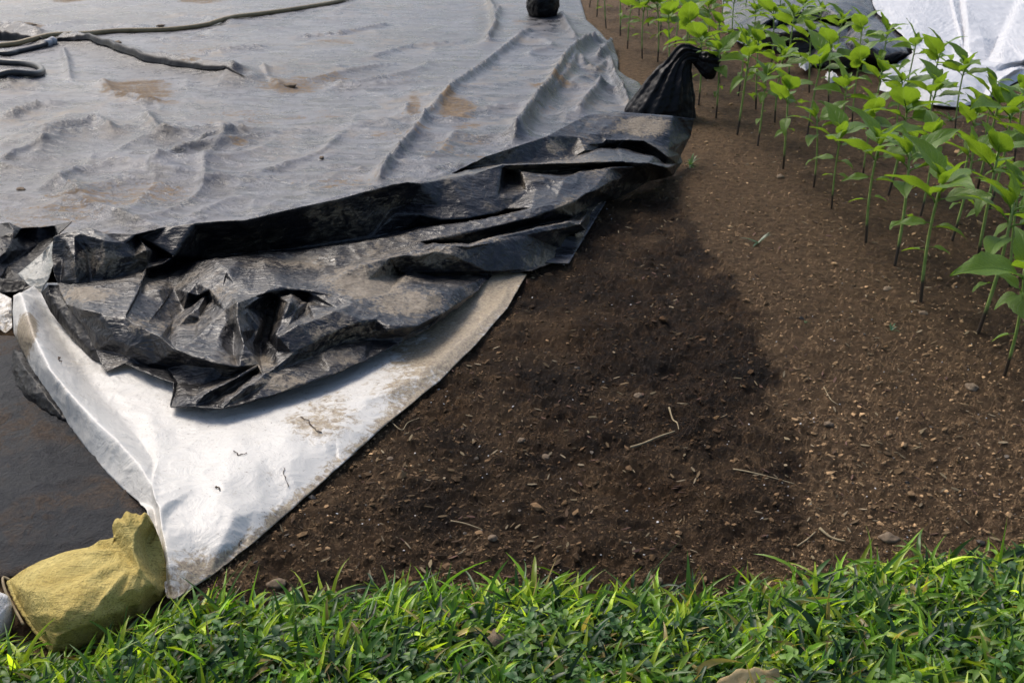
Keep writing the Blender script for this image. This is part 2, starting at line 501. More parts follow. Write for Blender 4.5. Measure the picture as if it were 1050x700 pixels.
# chips of wood and leaf litter: small flat flakes
def flakes(n, seed):
    g = np.random.default_rng(seed)
    px = g.uniform(200, 1100, n * 3); py = 700 - g.random(n * 3) ** .8 * 640
    keep = poly_dist(px, py, SOIL_VIS) > 0
    px, py = px[keep][:n], py[keep][:n]
    ang = TH + np.arctan((py - 350) / F); y = H / np.tan(ang); x = (px - 525) / F * (y * CT + H * ST)
    z, wet, _, _ = soil_height(x, y); m = len(px)
    L = g.uniform(.006, .024, m) * (1 + .05 * y); W = L * g.uniform(.12, .4, m)
    a = g.uniform(0, 6.28, m); ca, sa = np.cos(a), np.sin(a)
    tx, ty = g.normal(0, .25, m), g.normal(0, .25, m)
    loc = np.array([[-1, -.6], [0, -1], [1, -.3], [1, .4], [.2, 1], [-1, .5]])
    lx = loc[:, 0][None] * L[:, None] / 2; ly = loc[:, 1][None] * W[:, None] / 2
    vx = lx * ca[:, None] - ly * sa[:, None]; vy = lx * sa[:, None] + ly * ca[:, None]
    top = np.stack([x[:, None] + vx, y[:, None] + vy, (z + .006)[:, None] + vx * tx[:, None] + vy * ty[:, None]], -1)
    bot = top - np.array([0, 0, .0018])
    V = np.concatenate([top, bot], 1).reshape(-1, 3)
    base = [list(range(6)), list(range(11, 5, -1))]
    Fc = []
    for k in range(m):
        o = k * 12
        Fc.append([o + i for i in range(6)]); Fc.append([o + i for i in range(11, 5, -1)])
        for i in range(6):
            j = (i + 1) % 6
            Fc.append([o + i, o + 6 + i, o + 6 + j, o + j])
    pal = np.array([[.16, .11, .06], [.22, .17, .10], [.08, .05, .03], [.14, .08, .06], [.28, .22, .14]])
    c = pal[g.integers(0, 5, m)] * g.uniform(.5, 1.1, m)[:, None]
    o = mesh_obj('wood_chips', V, Fc, M['crumb'], cols=np.repeat(c, 12, 0), smooth=False)
    tag(o, 'small brown chips and dry flakes lying on the bare soil', 'wood chips', kind='stuff')
flakes(1500, 12)
lumps('soil_clods', 380, lambda g, m, y: np.clip(g.lognormal(-4.9, .35, m), .005, .013), crumb_col, 'larger brown soil clods strewn over the bare soil', 'soil clods', seed=15, emb=.3,
      dens=lambda px, py: .15 + .85 * sstep(-.05, .3, perlin(px / 90, py / 55, 14)))

# ------------------------------------------------------------------ traced folded surfaces
def surface(name, lines, outline, mat, parent=None, sub=3, soft=.5, crinkle=.004, cscale=.05, seed=0, thick=.002,
            colfn=None, interior=None, hard=0):
    """lines: fold crests and valleys as (px, py, height); outline: closed hem of the piece, same triples.
       Each point has its own distance and height; the web between them is meshed, rounded and crinkled."""
    pts, edges = [], []
    key = {}
    def add(p):
        k = (round(p[0], 1), round(p[1], 1))
        if k not in key:
            key[k] = len(pts); pts.append(p)
        return key[k]
    oi = [add(p) for p in outline]
    for i in range(len(oi)): edges.append((oi[i], oi[(i + 1) % len(oi)]))
    for ln in lines:
        li = [add(p) for p in ln]
        for a, b in zip(li, li[1:]):
            if a != b: edges.append((a, b))
    for p in (interior or []): add(p)
    res = delaunay_2d_cdt([Vector((p[0], p[1])) for p in pts], edges, [oi], 1, 1e-4)
    v2, fc, orig = res[0], res[2], res[3]
    arr = np.array([[p[0], p[1], p[2]] for p in pts])
    bm = bmesh.new(); bv = []
    for v, og in zip(v2, orig):
        if og: z = pts[og[0]][2]
        else:
            d = np.hypot(arr[:, 0] - v.x, arr[:, 1] - v.y) + .01
            near = np.argsort(d)[:4]; w = 1 / d[near] ** 2
            z = float((arr[near, 2] * w).sum() / w.sum())
        bv.append(bm.verts.new(P(v.x, v.y, z)))
    for f in fc:
        try: bm.faces.new([bv[i] for i in f])
        except ValueError: pass
    loose = [v for v in bm.verts if not v.link_faces]
    bmesh.ops.delete(bm, geom=loose, context='VERTS')
    for it in range(sub):
        bmesh.ops.subdivide_edges(bm, edges=bm.edges[:], cuts=1, use_grid_fill=True)
        bmesh.ops.triangulate(bm, faces=[f for f in bm.faces if len(f.verts) > 3])
        if soft and it >= hard:
            inner = [v for v in bm.verts if not v.is_boundary]
            bmesh.ops.smooth_vert(bm, verts=inner, factor=soft, use_axis_x=True, use_axis_y=True, use_axis_z=True)
    bm.normal_update()
    up = sum(f.normal.z for f in bm.faces)
    if up < 0: bmesh.ops.reverse_faces(bm, faces=bm.faces[:])
    bm.normal_update()
    for v in bm.verts:
        q = v.co / cscale + Vector((seed * 7.1, 0, 0))
        n = max(0, 1 - 2.4 * abs(mnoise.noise(q))) ** 2.5 * 1.5 + .9 * max(0, 1 - 2.6 * abs(mnoise.noise(q * 2.3 + Vector((5, 1, 2))))) ** 2.5 + .2
        n2 = mnoise.noise(v.co / (cscale * 4) + Vector((3.3, seed, 1)))
        k = .35 if v.is_boundary else 1
        v.co += v.normal * (crinkle * (n - .75) + crinkle * 1.3 * n2) * k
    cols = None
    co = np.array([v.co[:] for v in bm.verts])
    if colfn:
        gx, gy = to_px(co[:, 0], co[:, 1], co[:, 2])
        cols = colfn(gx, gy, co)
    o = bm_obj(name, bm, mat, parent)
    if cols is not None:
        at = o.data.attributes.new('Col', 'FLOAT_COLOR', 'POINT')
        c = np.ones((len(co), 4), np.float32); c[:, 0] = cols; c[:, 1] = cols; c[:, 2] = cols
        at.data.foreach_set('color', c.ravel())
    if thick:
        md = o.modifiers.new('thickness', 'SOLIDIFY'); md.thickness = thick; md.offset = -1
    return o

# ------------------------------------------------------------------ the black tarp
tarp = empty('black_tarp', P(300, 200))
tag(tarp, 'large dusty black plastic tarp over the bed, its near edge rumpled into folds', 'tarp')
def keepworld(o, parent):
    o.parent = parent
    o.matrix_parent_inverse = Matrix.Translation(-Vector(parent.location))
    return o

# flat part: mapped grid from the left, far beyond the frame, to the wavy right edge
RE = [(-82, 570), (-40, 582), (0, 596), (10, 599), (17, 601), (30, 616), (45, 628), (57, 634), (68, 634), (74, 642), (80, 655), (86, 660),
      (100, 672), (118, 690), (140, 690), (170, 640), (300, 560)]
yy = axis([(-82, -12, 4), (-12, 110, .9), (110, 262, 1.6)])
re_x = np.interp(yy, [p[0] for p in RE], [p[1] for p in RE])
uu = np.concatenate([np.linspace(0, .45, 60)[:-1], np.linspace(.45, 1, 300)])
gx = -600 + uu[None, :] * (re_x[:, None] + 600)
gy = np.repeat(yy[:, None], len(uu), 1)
ang = TH + np.arctan((gy - 350) / F)
# the bed is a little raised: height grows away from the edge
wy = H / np.tan(ang); wx = (gx - 525) / F * (wy * CT + H * ST)
edge_d = (re_x[:, None] - gx) / F * (wy * CT + H * ST)
z = .012 + .035 * sstep(0, .5, edge_d) + .035 * fbm(wx, wy, 1.9, 2, 5) * sstep(0, .6, edge_d)
gcr = np.random.default_rng(77)
for k in range(420):
    big = k < 70
    cxp = gcr.uniform(-80, 640); cyp = 262 - 285 * gcr.random() ** .8
    c0 = P(cxp, max(cyp, -8), .045)
    fam = gcr.choice(3, p=[.5, .3, .2])
    th = gcr.normal((1.15, .12, 2.3)[fam], .28)
    L = gcr.uniform(.6, 2.0) if big else gcr.uniform(.15, .8)
    hgt = gcr.uniform(.015, .045) if big else gcr.uniform(.004, .014)
    wd = (gcr.uniform(.02, .05) if big else gcr.uniform(.010, .028)) * (1 + .10 * c0.y)
    dx, dy = wx - c0.x, wy - c0.y
    m_ = (np.abs(dx) < L * .75) & (np.abs(dy) < L * .75)
    if not m_.any(): continue
    ux = dx[m_] * math.cos(th) + dy[m_] * math.sin(th); vx = -dx[m_] * math.sin(th) + dy[m_] * math.cos(th)
    vx = vx + gcr.normal(0, .25) * ux * ux / L + .05 * L * np.sin(ux / L * gcr.uniform(4, 10) + k)
    asym = np.where(vx > 0, gcr.uniform(.5, 1), gcr.uniform(1, 2.4))
    z[m_] += hgt * np.exp(-np.abs(vx) / (wd * asym)) * np.clip(1 - (2 * ux / L) ** 2, 0, 1) * sstep(0, .2, edge_d[m_])
wy = (H - .045) / np.tan(ang); wx = (gx - 525) / F * (wy * CT + (H - .045) * ST)
RIDGES = [  # pixel polyline, height, width
    ([(388, 192), (405, 168), (425, 145), (440, 122), (462, 98), (488, 76), (515, 55), (545, 32)], .045, .045),
    ([(425, 150), (437, 128), (448, 112)], .03, .06),
    ([(528, 150), (545, 118), (565, 95), (580, 68), (590, 55), (605, 43), (618, 41)], .09, .07),
    ([(550, 118), (575, 90), (585, 75), (592, 58), (600, 68)], .05, .045),
    ([(592, 118), (606, 102), (615, 92), (622, 90)], .06, .07),
    ([(575, 15), (582, 28), (590, 40)], .05, .06),
    ([(612, 60), (620, 55), (628, 44)], .08, .08),
    ([(625, 58), (630, 80), (640, 98), (645, 108)], .06, .035),
    ([(500, 0), (506, 12), (508, 26), (500, 45)], .06, .05),
    ([(512, 10), (507, 25)], .05, .05),
    ([(595, 70), (612, 72), (628, 60)], .04, .05),
    ([(55, 47), (80, 45), (110, 52), (150, 65), (200, 73), (250, 83)], .075, .24),
    ([(-40, 34), (0, 36), (22, 38), (45, 43)], .09, .22),
    ([(65, 52), (70, 70), (72, 85)], .03, .04),
    ([(0, 125), (40, 112), (60, 110)], .04, .06),
    ([(35, 145), (60, 138), (100, 126), (118, 140)], .04, .06),
    ([(150, 120), (165, 140), (195, 138)], .035, .05),
    ([(200, 152), (235, 140), (265, 136)], .03, .05),
    ([(105, 85), (115, 100), (150, 108), (170, 105)], .03, .06),
    ([(270, 72), (275, 82), (290, 92)], .03, .06),
    ([(420, 108), (415, 118), (428, 128), (430, 150)], .02, .03),
    ([(40, 200), (80, 180), (120, 172), (190, 180)], .03, .08),
    ([(200, 195), (260, 182), (330, 160), (350, 140)], .02, .06),
    ([(0, 175), (30, 160), (60, 148)], .03, .05),
    ([(300, 40), (350, 36), (400, 24)], .03, .05),
    ([(380, 60), (420, 48), (470, 44)], .02, .06),
]
dzr = np.zeros_like(z)
for poly, h, w in RIDGES:
    wp = [P(a, b, .04) for a, b in poly]
    pl = [(p.x, p.y) for p in wp]
    wob = .012 * perlin(wx * 3, wy * 3, 3)
    d = np.abs(poly_dist(wx, wy, pl, False) + wob)
    # fade out at the ends
    e0 = np.hypot(wx - pl[0][0], wy - pl[0][1]); e1 = np.hypot(wx - pl[-1][0], wy - pl[-1][1])
    fade = sstep(0, .12, e0) * sstep(0, .12, e1) * .6 + .4
    dzr = np.maximum(dzr, 1.35 * h * np.exp(-(d / (w * .62)) ** 1.1) * fade)
wz = z + dzr
# dirt patches lying on the sheet
DIRT = [(140, 95, 48, 13, 1.0), (155, 98, 20, 7, 1.0), (295, 88, 42, 9, .9), (330, 80, 40, 5, .7), (470, 115, 26, 16, 1.0), (460, 105, 14, 9, 1),
        (425, 112, 9, 22, .8), (120, 205, 110, 16, .55), (40, 222, 90, 10, .6), (455, 155, 18, 10, .7), (440, 165, 8, 9, .7),
        (200, 50, 50, 9, .5), (30, 29, 22, 4, .8), (205, 1, 30, 3, .9), (70, 0, 22, 3, .9), (340, 45, 30, 6, .5), (400, 80, 60, 12, .35),
        (330, 190, 60, 14, .35), (250, 120, 60, 12, .4), (560, 108, 30, 20, .25)]
gd = np.random.default_rng(5)
for k in range(34):
    cyk = 255 - 250 * gd.random() ** .9; sc = .25 + cyk / 200
    DIRT.append((gd.uniform(0, 600), cyk, gd.uniform(12, 55) * sc, gd.uniform(3, 10) * sc, gd.uniform(.3, .75)))
dirt = np.zeros_like(z)
for cx, cy, rx, ry, a in DIRT:
    q = np.hypot((gx - cx) / rx, (gy - cy) / ry) + .35 * fbm(wx, wy, .25, 3, 14)
    dirt = np.maximum(dirt, a * sstep(1.15, .45, q))
CLEAN = [(60, 150, 60, 32, .9), (150, 135, 60, 22, .8), (20, 120, 60, 14, .7), (200, 150, 60, 12, .7), (330, 70, 120, 14, .5), (570, 100, 22, 22, .5), (110, 20, 140, 12, .5), (20, 190, 70, 14, .5),
         (500, 20, 16, 28, .9), (240, 140, 40, 10, .6), (420, 40, 70, 12, .45), (560, 30, 30, 14, .5), (640, 95, 16, 20, .7), (610, 70, 22, 24, .4), (555, 130, 40, 10, .5), (470, 165, 40, 8, .4)]
clean = np.zeros_like(z)
for cx, cy, rx, ry, a in CLEAN:
    q = np.hypot((gx - cx) / rx, (gy - cy) / ry) + .6 * fbm(wx, wy, .45, 3, 19)
    clean = np.maximum(clean, a * sstep(1.2, .4, q))
for pl in ([(60, 47), (80, 45), (110, 53), (150, 67), (200, 76), (250, 86)], [(-40, 36), (0, 38), (22, 41), (45, 45)]):
    clean = np.maximum(clean, 1.0 * sstep(.34, .12, np.abs(poly_dist(wx, wy, [tuple(P(a, b, .045))[:2] for a, b in pl], False))))
nr, ncol = gx.shape
idx = np.arange(nr * ncol).reshape(nr, ncol)
faces = np.stack([idx[1:, :-1], idx[1:, 1:], idx[:-1, 1:], idx[:-1, :-1]], -1).reshape(-1, 4)
fl = mesh_obj('flat_sheet', np.stack([wx, wy, wz], -1).reshape(-1, 3), faces, M['flat'],
              cols=np.stack([dirt.ravel(), clean.ravel(), 0 * dirt.ravel()], -1))
md = fl.modifiers.new('thickness', 'SOLIDIFY'); md.thickness = .003; md.offset = -1
keepworld(fl, tarp)
from mathutils.kdtree import KDTree
_kd = KDTree(wx.size)
for i, (a, b) in enumerate(zip(wx.ravel(), wy.ravel())): _kd.insert((a, b, 0), i)
_kd.balance(); _wz = wz.ravel()
def sheet_z(x, y):
    return float(max(_wz[i] for _, i, _ in _kd.find_n((x, y, 0), 4)))

# two pleats of the sheet standing up near the hose
def pleat(pl, hmax, t0=0.0):
    c = [P(a, b, .05) for a, b in pl]; sm = smooth_line(c, 8); n = len(sm); V, Fc = [], []
    for i, p in enumerate(sm):
        t = i / (n - 1); k = math.sin(math.pi * min(1, t0 + (1 - t0) * t)) ** .6; h = hmax * k * (1 + .12 * math.sin(i * 1.7)) + .001
        zb = sheet_z(p.x, p.y) - .004
        for dy, dz_ in ((-.03 * k, 0), (-.012 * k, h * .55), (.0, h * .9), (.02 * k, h), (.07 * k, h * .75), (.20 * k + .01, 0)):
            V.append(Vector((p.x + .01 * math.sin(i * .9), p.y + dy, zb + dz_)))
    for i in range(n - 1):
        for q in range(5): Fc.append((i * 6 + q, (i + 1) * 6 + q, (i + 1) * 6 + q + 1, i * 6 + q + 1))
    ob = mesh_obj('pleat', V, Fc, M['bag'])
    keepworld(ob, tarp)
pleat([(52, 48), (70, 47), (92, 49), (115, 56), (145, 66), (180, 73), (215, 79), (252, 85)], .05)
pleat([(-60, 42), (-20, 42), (0, 42), (20, 44), (46, 47)], .09, .3)

# rumpled fold along the near edge
TOP = [(55, 243, .185), (70, 238, .195), (92, 233, .20), (108, 239, .19), (140, 240, .18), (170, 233, .17), (200, 229, .18), (240, 226, .19),
       (252, 226, .20), (280, 219, .20), (310, 212, .20), (345, 205, .20), (370, 198, .21), (400, 190, .22), (418, 187, .22), (432, 188, .20),
       (460, 180, .16), (475, 172, .17), (500, 160, .17), (530, 150, .18), (560, 140, .19), (590, 124, .20), (605, 117, .20), (640, 115, .20),
       (690, 119, .19), (712, 122, .17)]
RIGHT = [(708, 140, .10), (698, 160, .04), (700, 166, .02), (690, 180, .0), (680, 183, .0), (665, 186, .0), (650, 195, 0), (632, 204, 0),
         (615, 208, .01), (607, 216, .01), (602, 235, 0), (586, 241, 0), (575, 256, 0), (572, 266, 0), (545, 277, .02), (520, 279, .02), (505, 281, .015)]
HEM = [(490, 298, .02), (470, 315, .02), (440, 337, .02), (410, 352, .02), (375, 369, .025), (340, 384, .03), (300, 398, .035), (260, 410, .04),
       (228, 418, .04), (200, 416, .04), (175, 417, .025), (178, 392, .03), (150, 382, .035), (128, 372, .03), (110, 381, .02), (105, 375, .025), (98, 358, .035), (85, 335, .06),
       (68, 312, .085), (60, 295, .08), (55, 275, .12), (53, 258, .15)]
FOLDS = [
    [(140, 240, .15), (147, 247, .13), (165, 258, .08), (185, 270, .03), (215, 264, .03), (265, 259, .03), (300, 256, .03), (340, 250, .04), (380, 244, .05), (410, 238, .05),
     (430, 233, .05), (460, 229, .05), (490, 224, .05), (520, 219, .06)],
    [(400, 215, .125), (420, 209, .13), (450, 211, .13), (480, 210, .13), (510, 203, .13), (540, 197, .13), (550, 193, .14)],
    [(405, 219, .12), (430, 220, .11), (455, 225, .10), (480, 224, .10), (505, 219, .10), (520, 214, .10)],
    [(550, 193, .14), (535, 203, .12), (520, 214, .10)],
    [(432, 188, .2), (455, 184, .195), (485, 178, .19), (515, 171.5, .195), (535, 176, .175), (560, 180, .16), (580, 182, .155), (597, 176, .15), (625, 172, .15), (650, 170.5, .14), (662, 171, .13)],
    [(580, 182, .155), (565, 190, .14), (550, 193, .14)],
    [(515, 169.5, .20), (560, 168, .18), (600, 167, .17), (640, 166, .16), (665, 167, .15), (684, 172, .12)],
    [(520, 174, .13), (560, 176, .12), (600, 172.5, .11), (640, 169, .11)],
    [(475, 173.5, .14), (515, 168.5, .13), (545, 167, .12), (575, 164, .12), (590, 160, .12), (615, 152, .12), (632, 149.5, .12), (645, 156, .125), (670, 161, .12)],
    [(585, 154, .13), (600, 154, .14), (620, 153, .13)],
    [(605, 117, .2), (615, 135, .17), (622, 143, .15), (650, 141, .14), (668, 145, .13), (685, 153, .10), (697, 159, .05)],
    [(589, 125, .2), (593, 140, .17), (603, 148, .15), (618, 147, .14)],
    [(622, 148, .13), (640, 143.5, .15), (660, 144, .15), (672, 151, .13), (685, 161, .10), (695, 168, .03)],
    [(625, 150, .10), (650, 151, .09), (668, 158, .08), (682, 168, .06)],
    [(660, 171, .13), (668, 176, .06), (676, 180, .02)],
    # the wide light band and the dark face under it
    [(190, 271, .05), (222, 266.5, .12), (265, 261.5, .10), (300, 259, .09), (340, 253, .095), (380, 247, .10), (410, 241, .10), (430, 236, .10), (460, 231, .105), (490, 227, .11), (520, 221, .12),
     (545, 213, .13), (570, 204, .13), (595, 194, .13), (613, 189, .13), (626, 186, .12), (640, 182, .10)],
    [(430, 248, .09), (460, 243, .095), (490, 236, .10), (520, 229, .11), (545, 223, .115), (575, 212, .12), (590, 206, .12), (600, 199, .125), (612, 195, .12), (613, 189, .13)],
    [(443, 250, .05), (480, 249.5, .04), (510, 241, .05), (540, 233, .05), (575, 226, .05), (590, 223, .04), (603, 214, .03)],
    [(640, 182, .1), (646, 190, .03)], [(590, 206, .12), (585, 218, .07)], [(575, 212, .12), (583, 220, .07)],
    # the front roll
    [(320, 299, .11), (340, 286, .12), (372, 271, .13), (400, 264.5, .12), (415, 261.5, .12), (430, 255, .12), (446, 251, .125), (463, 251.5, .125), (480, 253, .115), (505, 244.5, .11), (540, 236.5, .11), (566, 230.5, .105),
     (584, 227.5, .10), (595, 230, .09), (601, 236, .05)],
    [(430, 263, .115), (446, 258, .115), (463, 261, .11), (480, 256, .105), (505, 249, .105), (540, 241, .10), (566, 236, .095), (585, 233, .085)],
    [(300, 268, .075), (330, 272, .075), (350, 274, .075), (380, 262, .08), (410, 254, .085), (430, 248, .09)],
    [(410, 278, .06), (450, 279, .05), (500, 278.5, .04), (540, 277, .02), (572, 266, .0)],
    [(410, 280.5, .035), (450, 281.5, .03), (500, 281, .02)],
    [(429, 267, .10), (415, 284, .07), (400, 299, .075), (381, 303, .09)],
    [(374, 272, .13), (377, 287, .105), (381, 303, .09)],
    [(320, 300, .105), (345, 304, .10), (381, 303, .09), (410, 301.5, .08), (440, 300.5, .075), (465, 297, .06), (490, 288, .03), (505, 281, .015)],
    [(285, 345, .10), (300, 336, .11), (323, 327, .11), (347, 318, .11), (362, 311, .10), (381, 303, .09)],
    [(285, 374, .055), (300, 362, .07), (330, 346, .08), (352, 336, .085), (368, 330, .09), (385, 328, .085), (400, 337, .075), (430, 334, .065), (455, 321, .05), (480, 304, .03), (492, 292, .02)],
    [(287, 379, .045), (320, 366, .04), (355, 350, .035), (385, 348, .03), (412, 345, .035), (440, 333, .025)],
    [(330, 362, .05), (350, 358, .045), (375, 354, .04), (372, 366, .03)],
    # star of creases in the middle
    [(222, 266.5, .13), (212, 278, .11), (200, 290, .09), (193, 300, .07)],
    [(193, 300, .07), (203, 303, .06), (215, 297, .085), (230, 284, .12)],
    [(222, 266.5, .13), (232, 278, .13), (240, 290, .12), (258, 302, .115), (262, 304, .12)],
    [(232, 285, .115), (228, 296, .10), (240, 299, .105), (262, 304, .12)],
    [(262, 304, .12), (278, 298, .12), (290, 295.5, .12), (306, 297, .115), (320, 299, .11)],
    [(222, 305, .085), (240, 305, .11), (262, 304, .12)],
    [(262, 304, .12), (250, 308, .135), (244, 311, .14), (243, 325, .12), (246, 340, .105), (250, 352, .095), (265, 374, .06)],
    [(244, 311, .14), (232, 330, .085), (222, 350, .075), (243, 374, .06)],
    [(244, 311, .14), (230, 318, .10), (215, 332, .085), (198, 350, .08)],
    [(240, 340, .07), (240, 365, .055)],
    [(250, 316, .125), (266, 335, .08), (259, 352, .055)], [(255, 348, .065), (262, 338, .075)],
    [(265, 306, .115), (271, 318, .05), (273, 332, .02), (268, 350, .02), (267, 370, .03)],
    [(275, 301, .10), (283, 308, .06), (280, 330, .03), (275, 348, .02)],
    [(285, 304, .09), (297, 311, .12), (290, 328, .09), (282, 343, .085), (284, 360, .06), (285, 374, .055)],
    [(297, 311, .12), (304, 317, .10), (311, 322, .075), (296, 334, .085), (285, 345, .10)],
    [(320, 299, .11), (316, 310, .08), (318, 326, .09)],
    [(300, 300, .095), (314, 303, .07), (345, 316, .09), (352, 313, .09)],
    [(212, 301, .055), (200, 309, .03), (188, 318, .025), (178, 328, .025)],
    [(205, 313, .07), (193, 323, .06), (182, 335, .05), (172, 346, .05)],
    [(215, 308, .045), (205, 326, .05), (200, 330, .04)],
    # left pillow and its lower flap
    [(57, 291, .075), (80, 291, .085), (105, 287, .085), (125, 283, .085), (148, 275, .09)],
    [(57, 294, .085), (80, 295, .105), (105, 291, .11), (125, 288, .11), (146, 281, .10)],
    [(140, 240, .18), (150, 256, .155), (151, 272, .10), (142, 298, .105), (129, 325, .105)],
    [(140, 242, .15), (158, 250, .14), (178, 262, .11), (182, 270, .06)],
    [(152, 274, .11), (168, 270, .10), (178, 263, .11)],
    [(153, 277, .06), (165, 276, .04), (178, 272, .03)],
    [(145, 291, .085), (163, 297, .085), (168, 311, .06), (152, 331, .08), (142, 333, .11)],
    [(150, 283, .06), (172, 286, .06), (178, 296, .05), (168, 312, .05)],
    [(143, 300, .08), (144, 330, .09)],
    [(107, 246, .19), (108, 265, .145), (107, 286, .088)], [(66, 244, .185), (64, 265, .135), (62, 290, .08)], [(76, 242, .192), (77, 268, .15), (79, 290, .09)], [(85, 240, .195), (90, 262, .14), (94, 288, .082)],
    [(128, 250, .165), (138, 262, .135), (150, 265, .125)],
    [(68, 312, .12), (85, 318, .125), (105, 322, .12), (128, 325, .115), (142, 333, .11), (155, 341, .10), (165, 345, .10), (180, 358, .085), (200, 366, .08), (220, 372, .075), (245, 376, .065), (265, 374, .06)],
    [(80, 327, .08), (98, 343, .07), (120, 350, .07), (138, 356, .065), (155, 350, .08), (165, 345, .10)],
    [(98, 358, .035), (118, 362, .035), (135, 367, .035), (160, 372, .035), (190, 374, .035), (220, 377, .04), (245, 379, .045)],
    [(128, 372, .03), (145, 374, .02), (170, 378, .015), (182, 392, .01), (205, 396, .01), (230, 388, .015), (250, 382, .03)],
    [(265, 374, .06), (245, 386, .065), (230, 394, .06), (213, 402, .055), (196, 412, .045)],
    [(213, 402, .055), (216, 410, .03), (222, 416, .035)],
    [(285, 375, .055), (270, 385, .06), (255, 395, .065), (238, 408, .05), (226, 417, .04)],
    [(262, 380, .035), (245, 393, .035), (225, 405, .03)],
    [(300, 380, .045), (275, 392, .05), (250, 408, .04)],
]
MUD = [(375, 290, 60, 26, 1.0), (420, 310, 60, 20, .9), (350, 340, 60, 20, .6), (480, 245, 60, 10, .7), (585, 213, 22, 10, 1.0), (560, 268, 30, 12, .8), (450, 262, 50, 14, .8), (310, 268, 60, 12, .7),
       (265, 372, 22, 12, .9), (100, 268, 40, 22, .8), (90, 302, 40, 12, .9), (150, 335, 40, 16, .5), (660, 130, 40, 14, 1.0), (600, 165, 50, 10, .6), (290, 392, 50, 14, .8), (570, 150, 16, 12, .9),
       (640, 190, 30, 10, .5), (225, 300, 24, 16, .6), (400, 205, 40, 10, .5), (250, 245, 50, 10, .35), (350, 225, 60, 12, .45)]
def mud(gx, gy, co):
    m = np.zeros(len(gx))
    for cx, cy, rx, ry, a in MUD:
        m = np.maximum(m, a * sstep(1.3, .2, np.hypot((gx - cx) / rx, (gy - cy) / ry)))
    return m
def lift(ln):
    return [(a, b, 1.38 * c + .022 * float(sstep(283, 300, b) * sstep(505, 470, a))) for a, b, c in ln]
fold = surface('rumpled_fold', [lift(l) for l in FOLDS], lift(TOP + RIGHT + HEM), M['fold'], sub=4, soft=.30, crinkle=.0030, cscale=.13, seed=2, thick=.0025, hard=2, colfn=mud)

keepworld(fold, tarp)

LEFT_OUT = [(-200, 222, .12), (-80, 226, .13), (0, 229, .13), (9, 228, .15), (22, 234, .13), (40, 233, .12), (56, 231, .12), (74, 227, .14), (60, 241, .11),
            (50, 258, .07), (44, 275, .04), (40, 299, .02), (20, 299, .02), (0, 301, .02), (-80, 304, .02), (-200, 310, .02)]
LEFT_L = [[(22, 234, .13), (14, 245, .12), (6, 258, .11), (-10, 270, .09), (-60, 280, .06)],
          [(24, 240, .09), (26, 256, .07), (8, 272, .06), (3, 285, .04)],
          [(0, 243, .13), (14, 237, .14)], [(28, 262, .05), (40, 250, .06), (56, 240, .08)],
          [(-60, 240, .14), (-20, 255, .12), (0, 262, .10)], [(0, 285, .06), (20, 287, .05), (38, 290, .04)]]
lf = surface('folded_end', LEFT_L, LEFT_OUT, M['bag'], sub=4, soft=.3, crinkle=.0022, cscale=.07, seed=5, thick=.0025, hard=2)
keepworld(lf, tarp)
tc = surface('turned_corner', [[(49, 262, .13), (42, 275, .115), (36, 286, .10)]],
             [(54, 247, .16), (45, 258, .145), (30, 271, .12), (18, 281, .10), (28, 291, .085), (41, 303, .06), (50, 285, .11), (54, 272, .14)],
             M['milky'], sub=4, soft=.3, crinkle=.002, seed=3, colfn=lambda gx, gy, co: .3 + 0 * gx)
keepworld(tc, tarp)
ll = surface('hollow_shade', [[(50, 303, .125), (60, 318, .10), (76, 342, .075), (92, 360, .06)]],  # added dark strip standing in for shade in the hollow under the fold
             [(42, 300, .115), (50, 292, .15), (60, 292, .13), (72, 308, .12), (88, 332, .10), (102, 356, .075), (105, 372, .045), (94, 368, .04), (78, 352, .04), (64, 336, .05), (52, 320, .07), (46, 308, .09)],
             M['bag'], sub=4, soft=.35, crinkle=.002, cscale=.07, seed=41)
keepworld(ll, tarp)

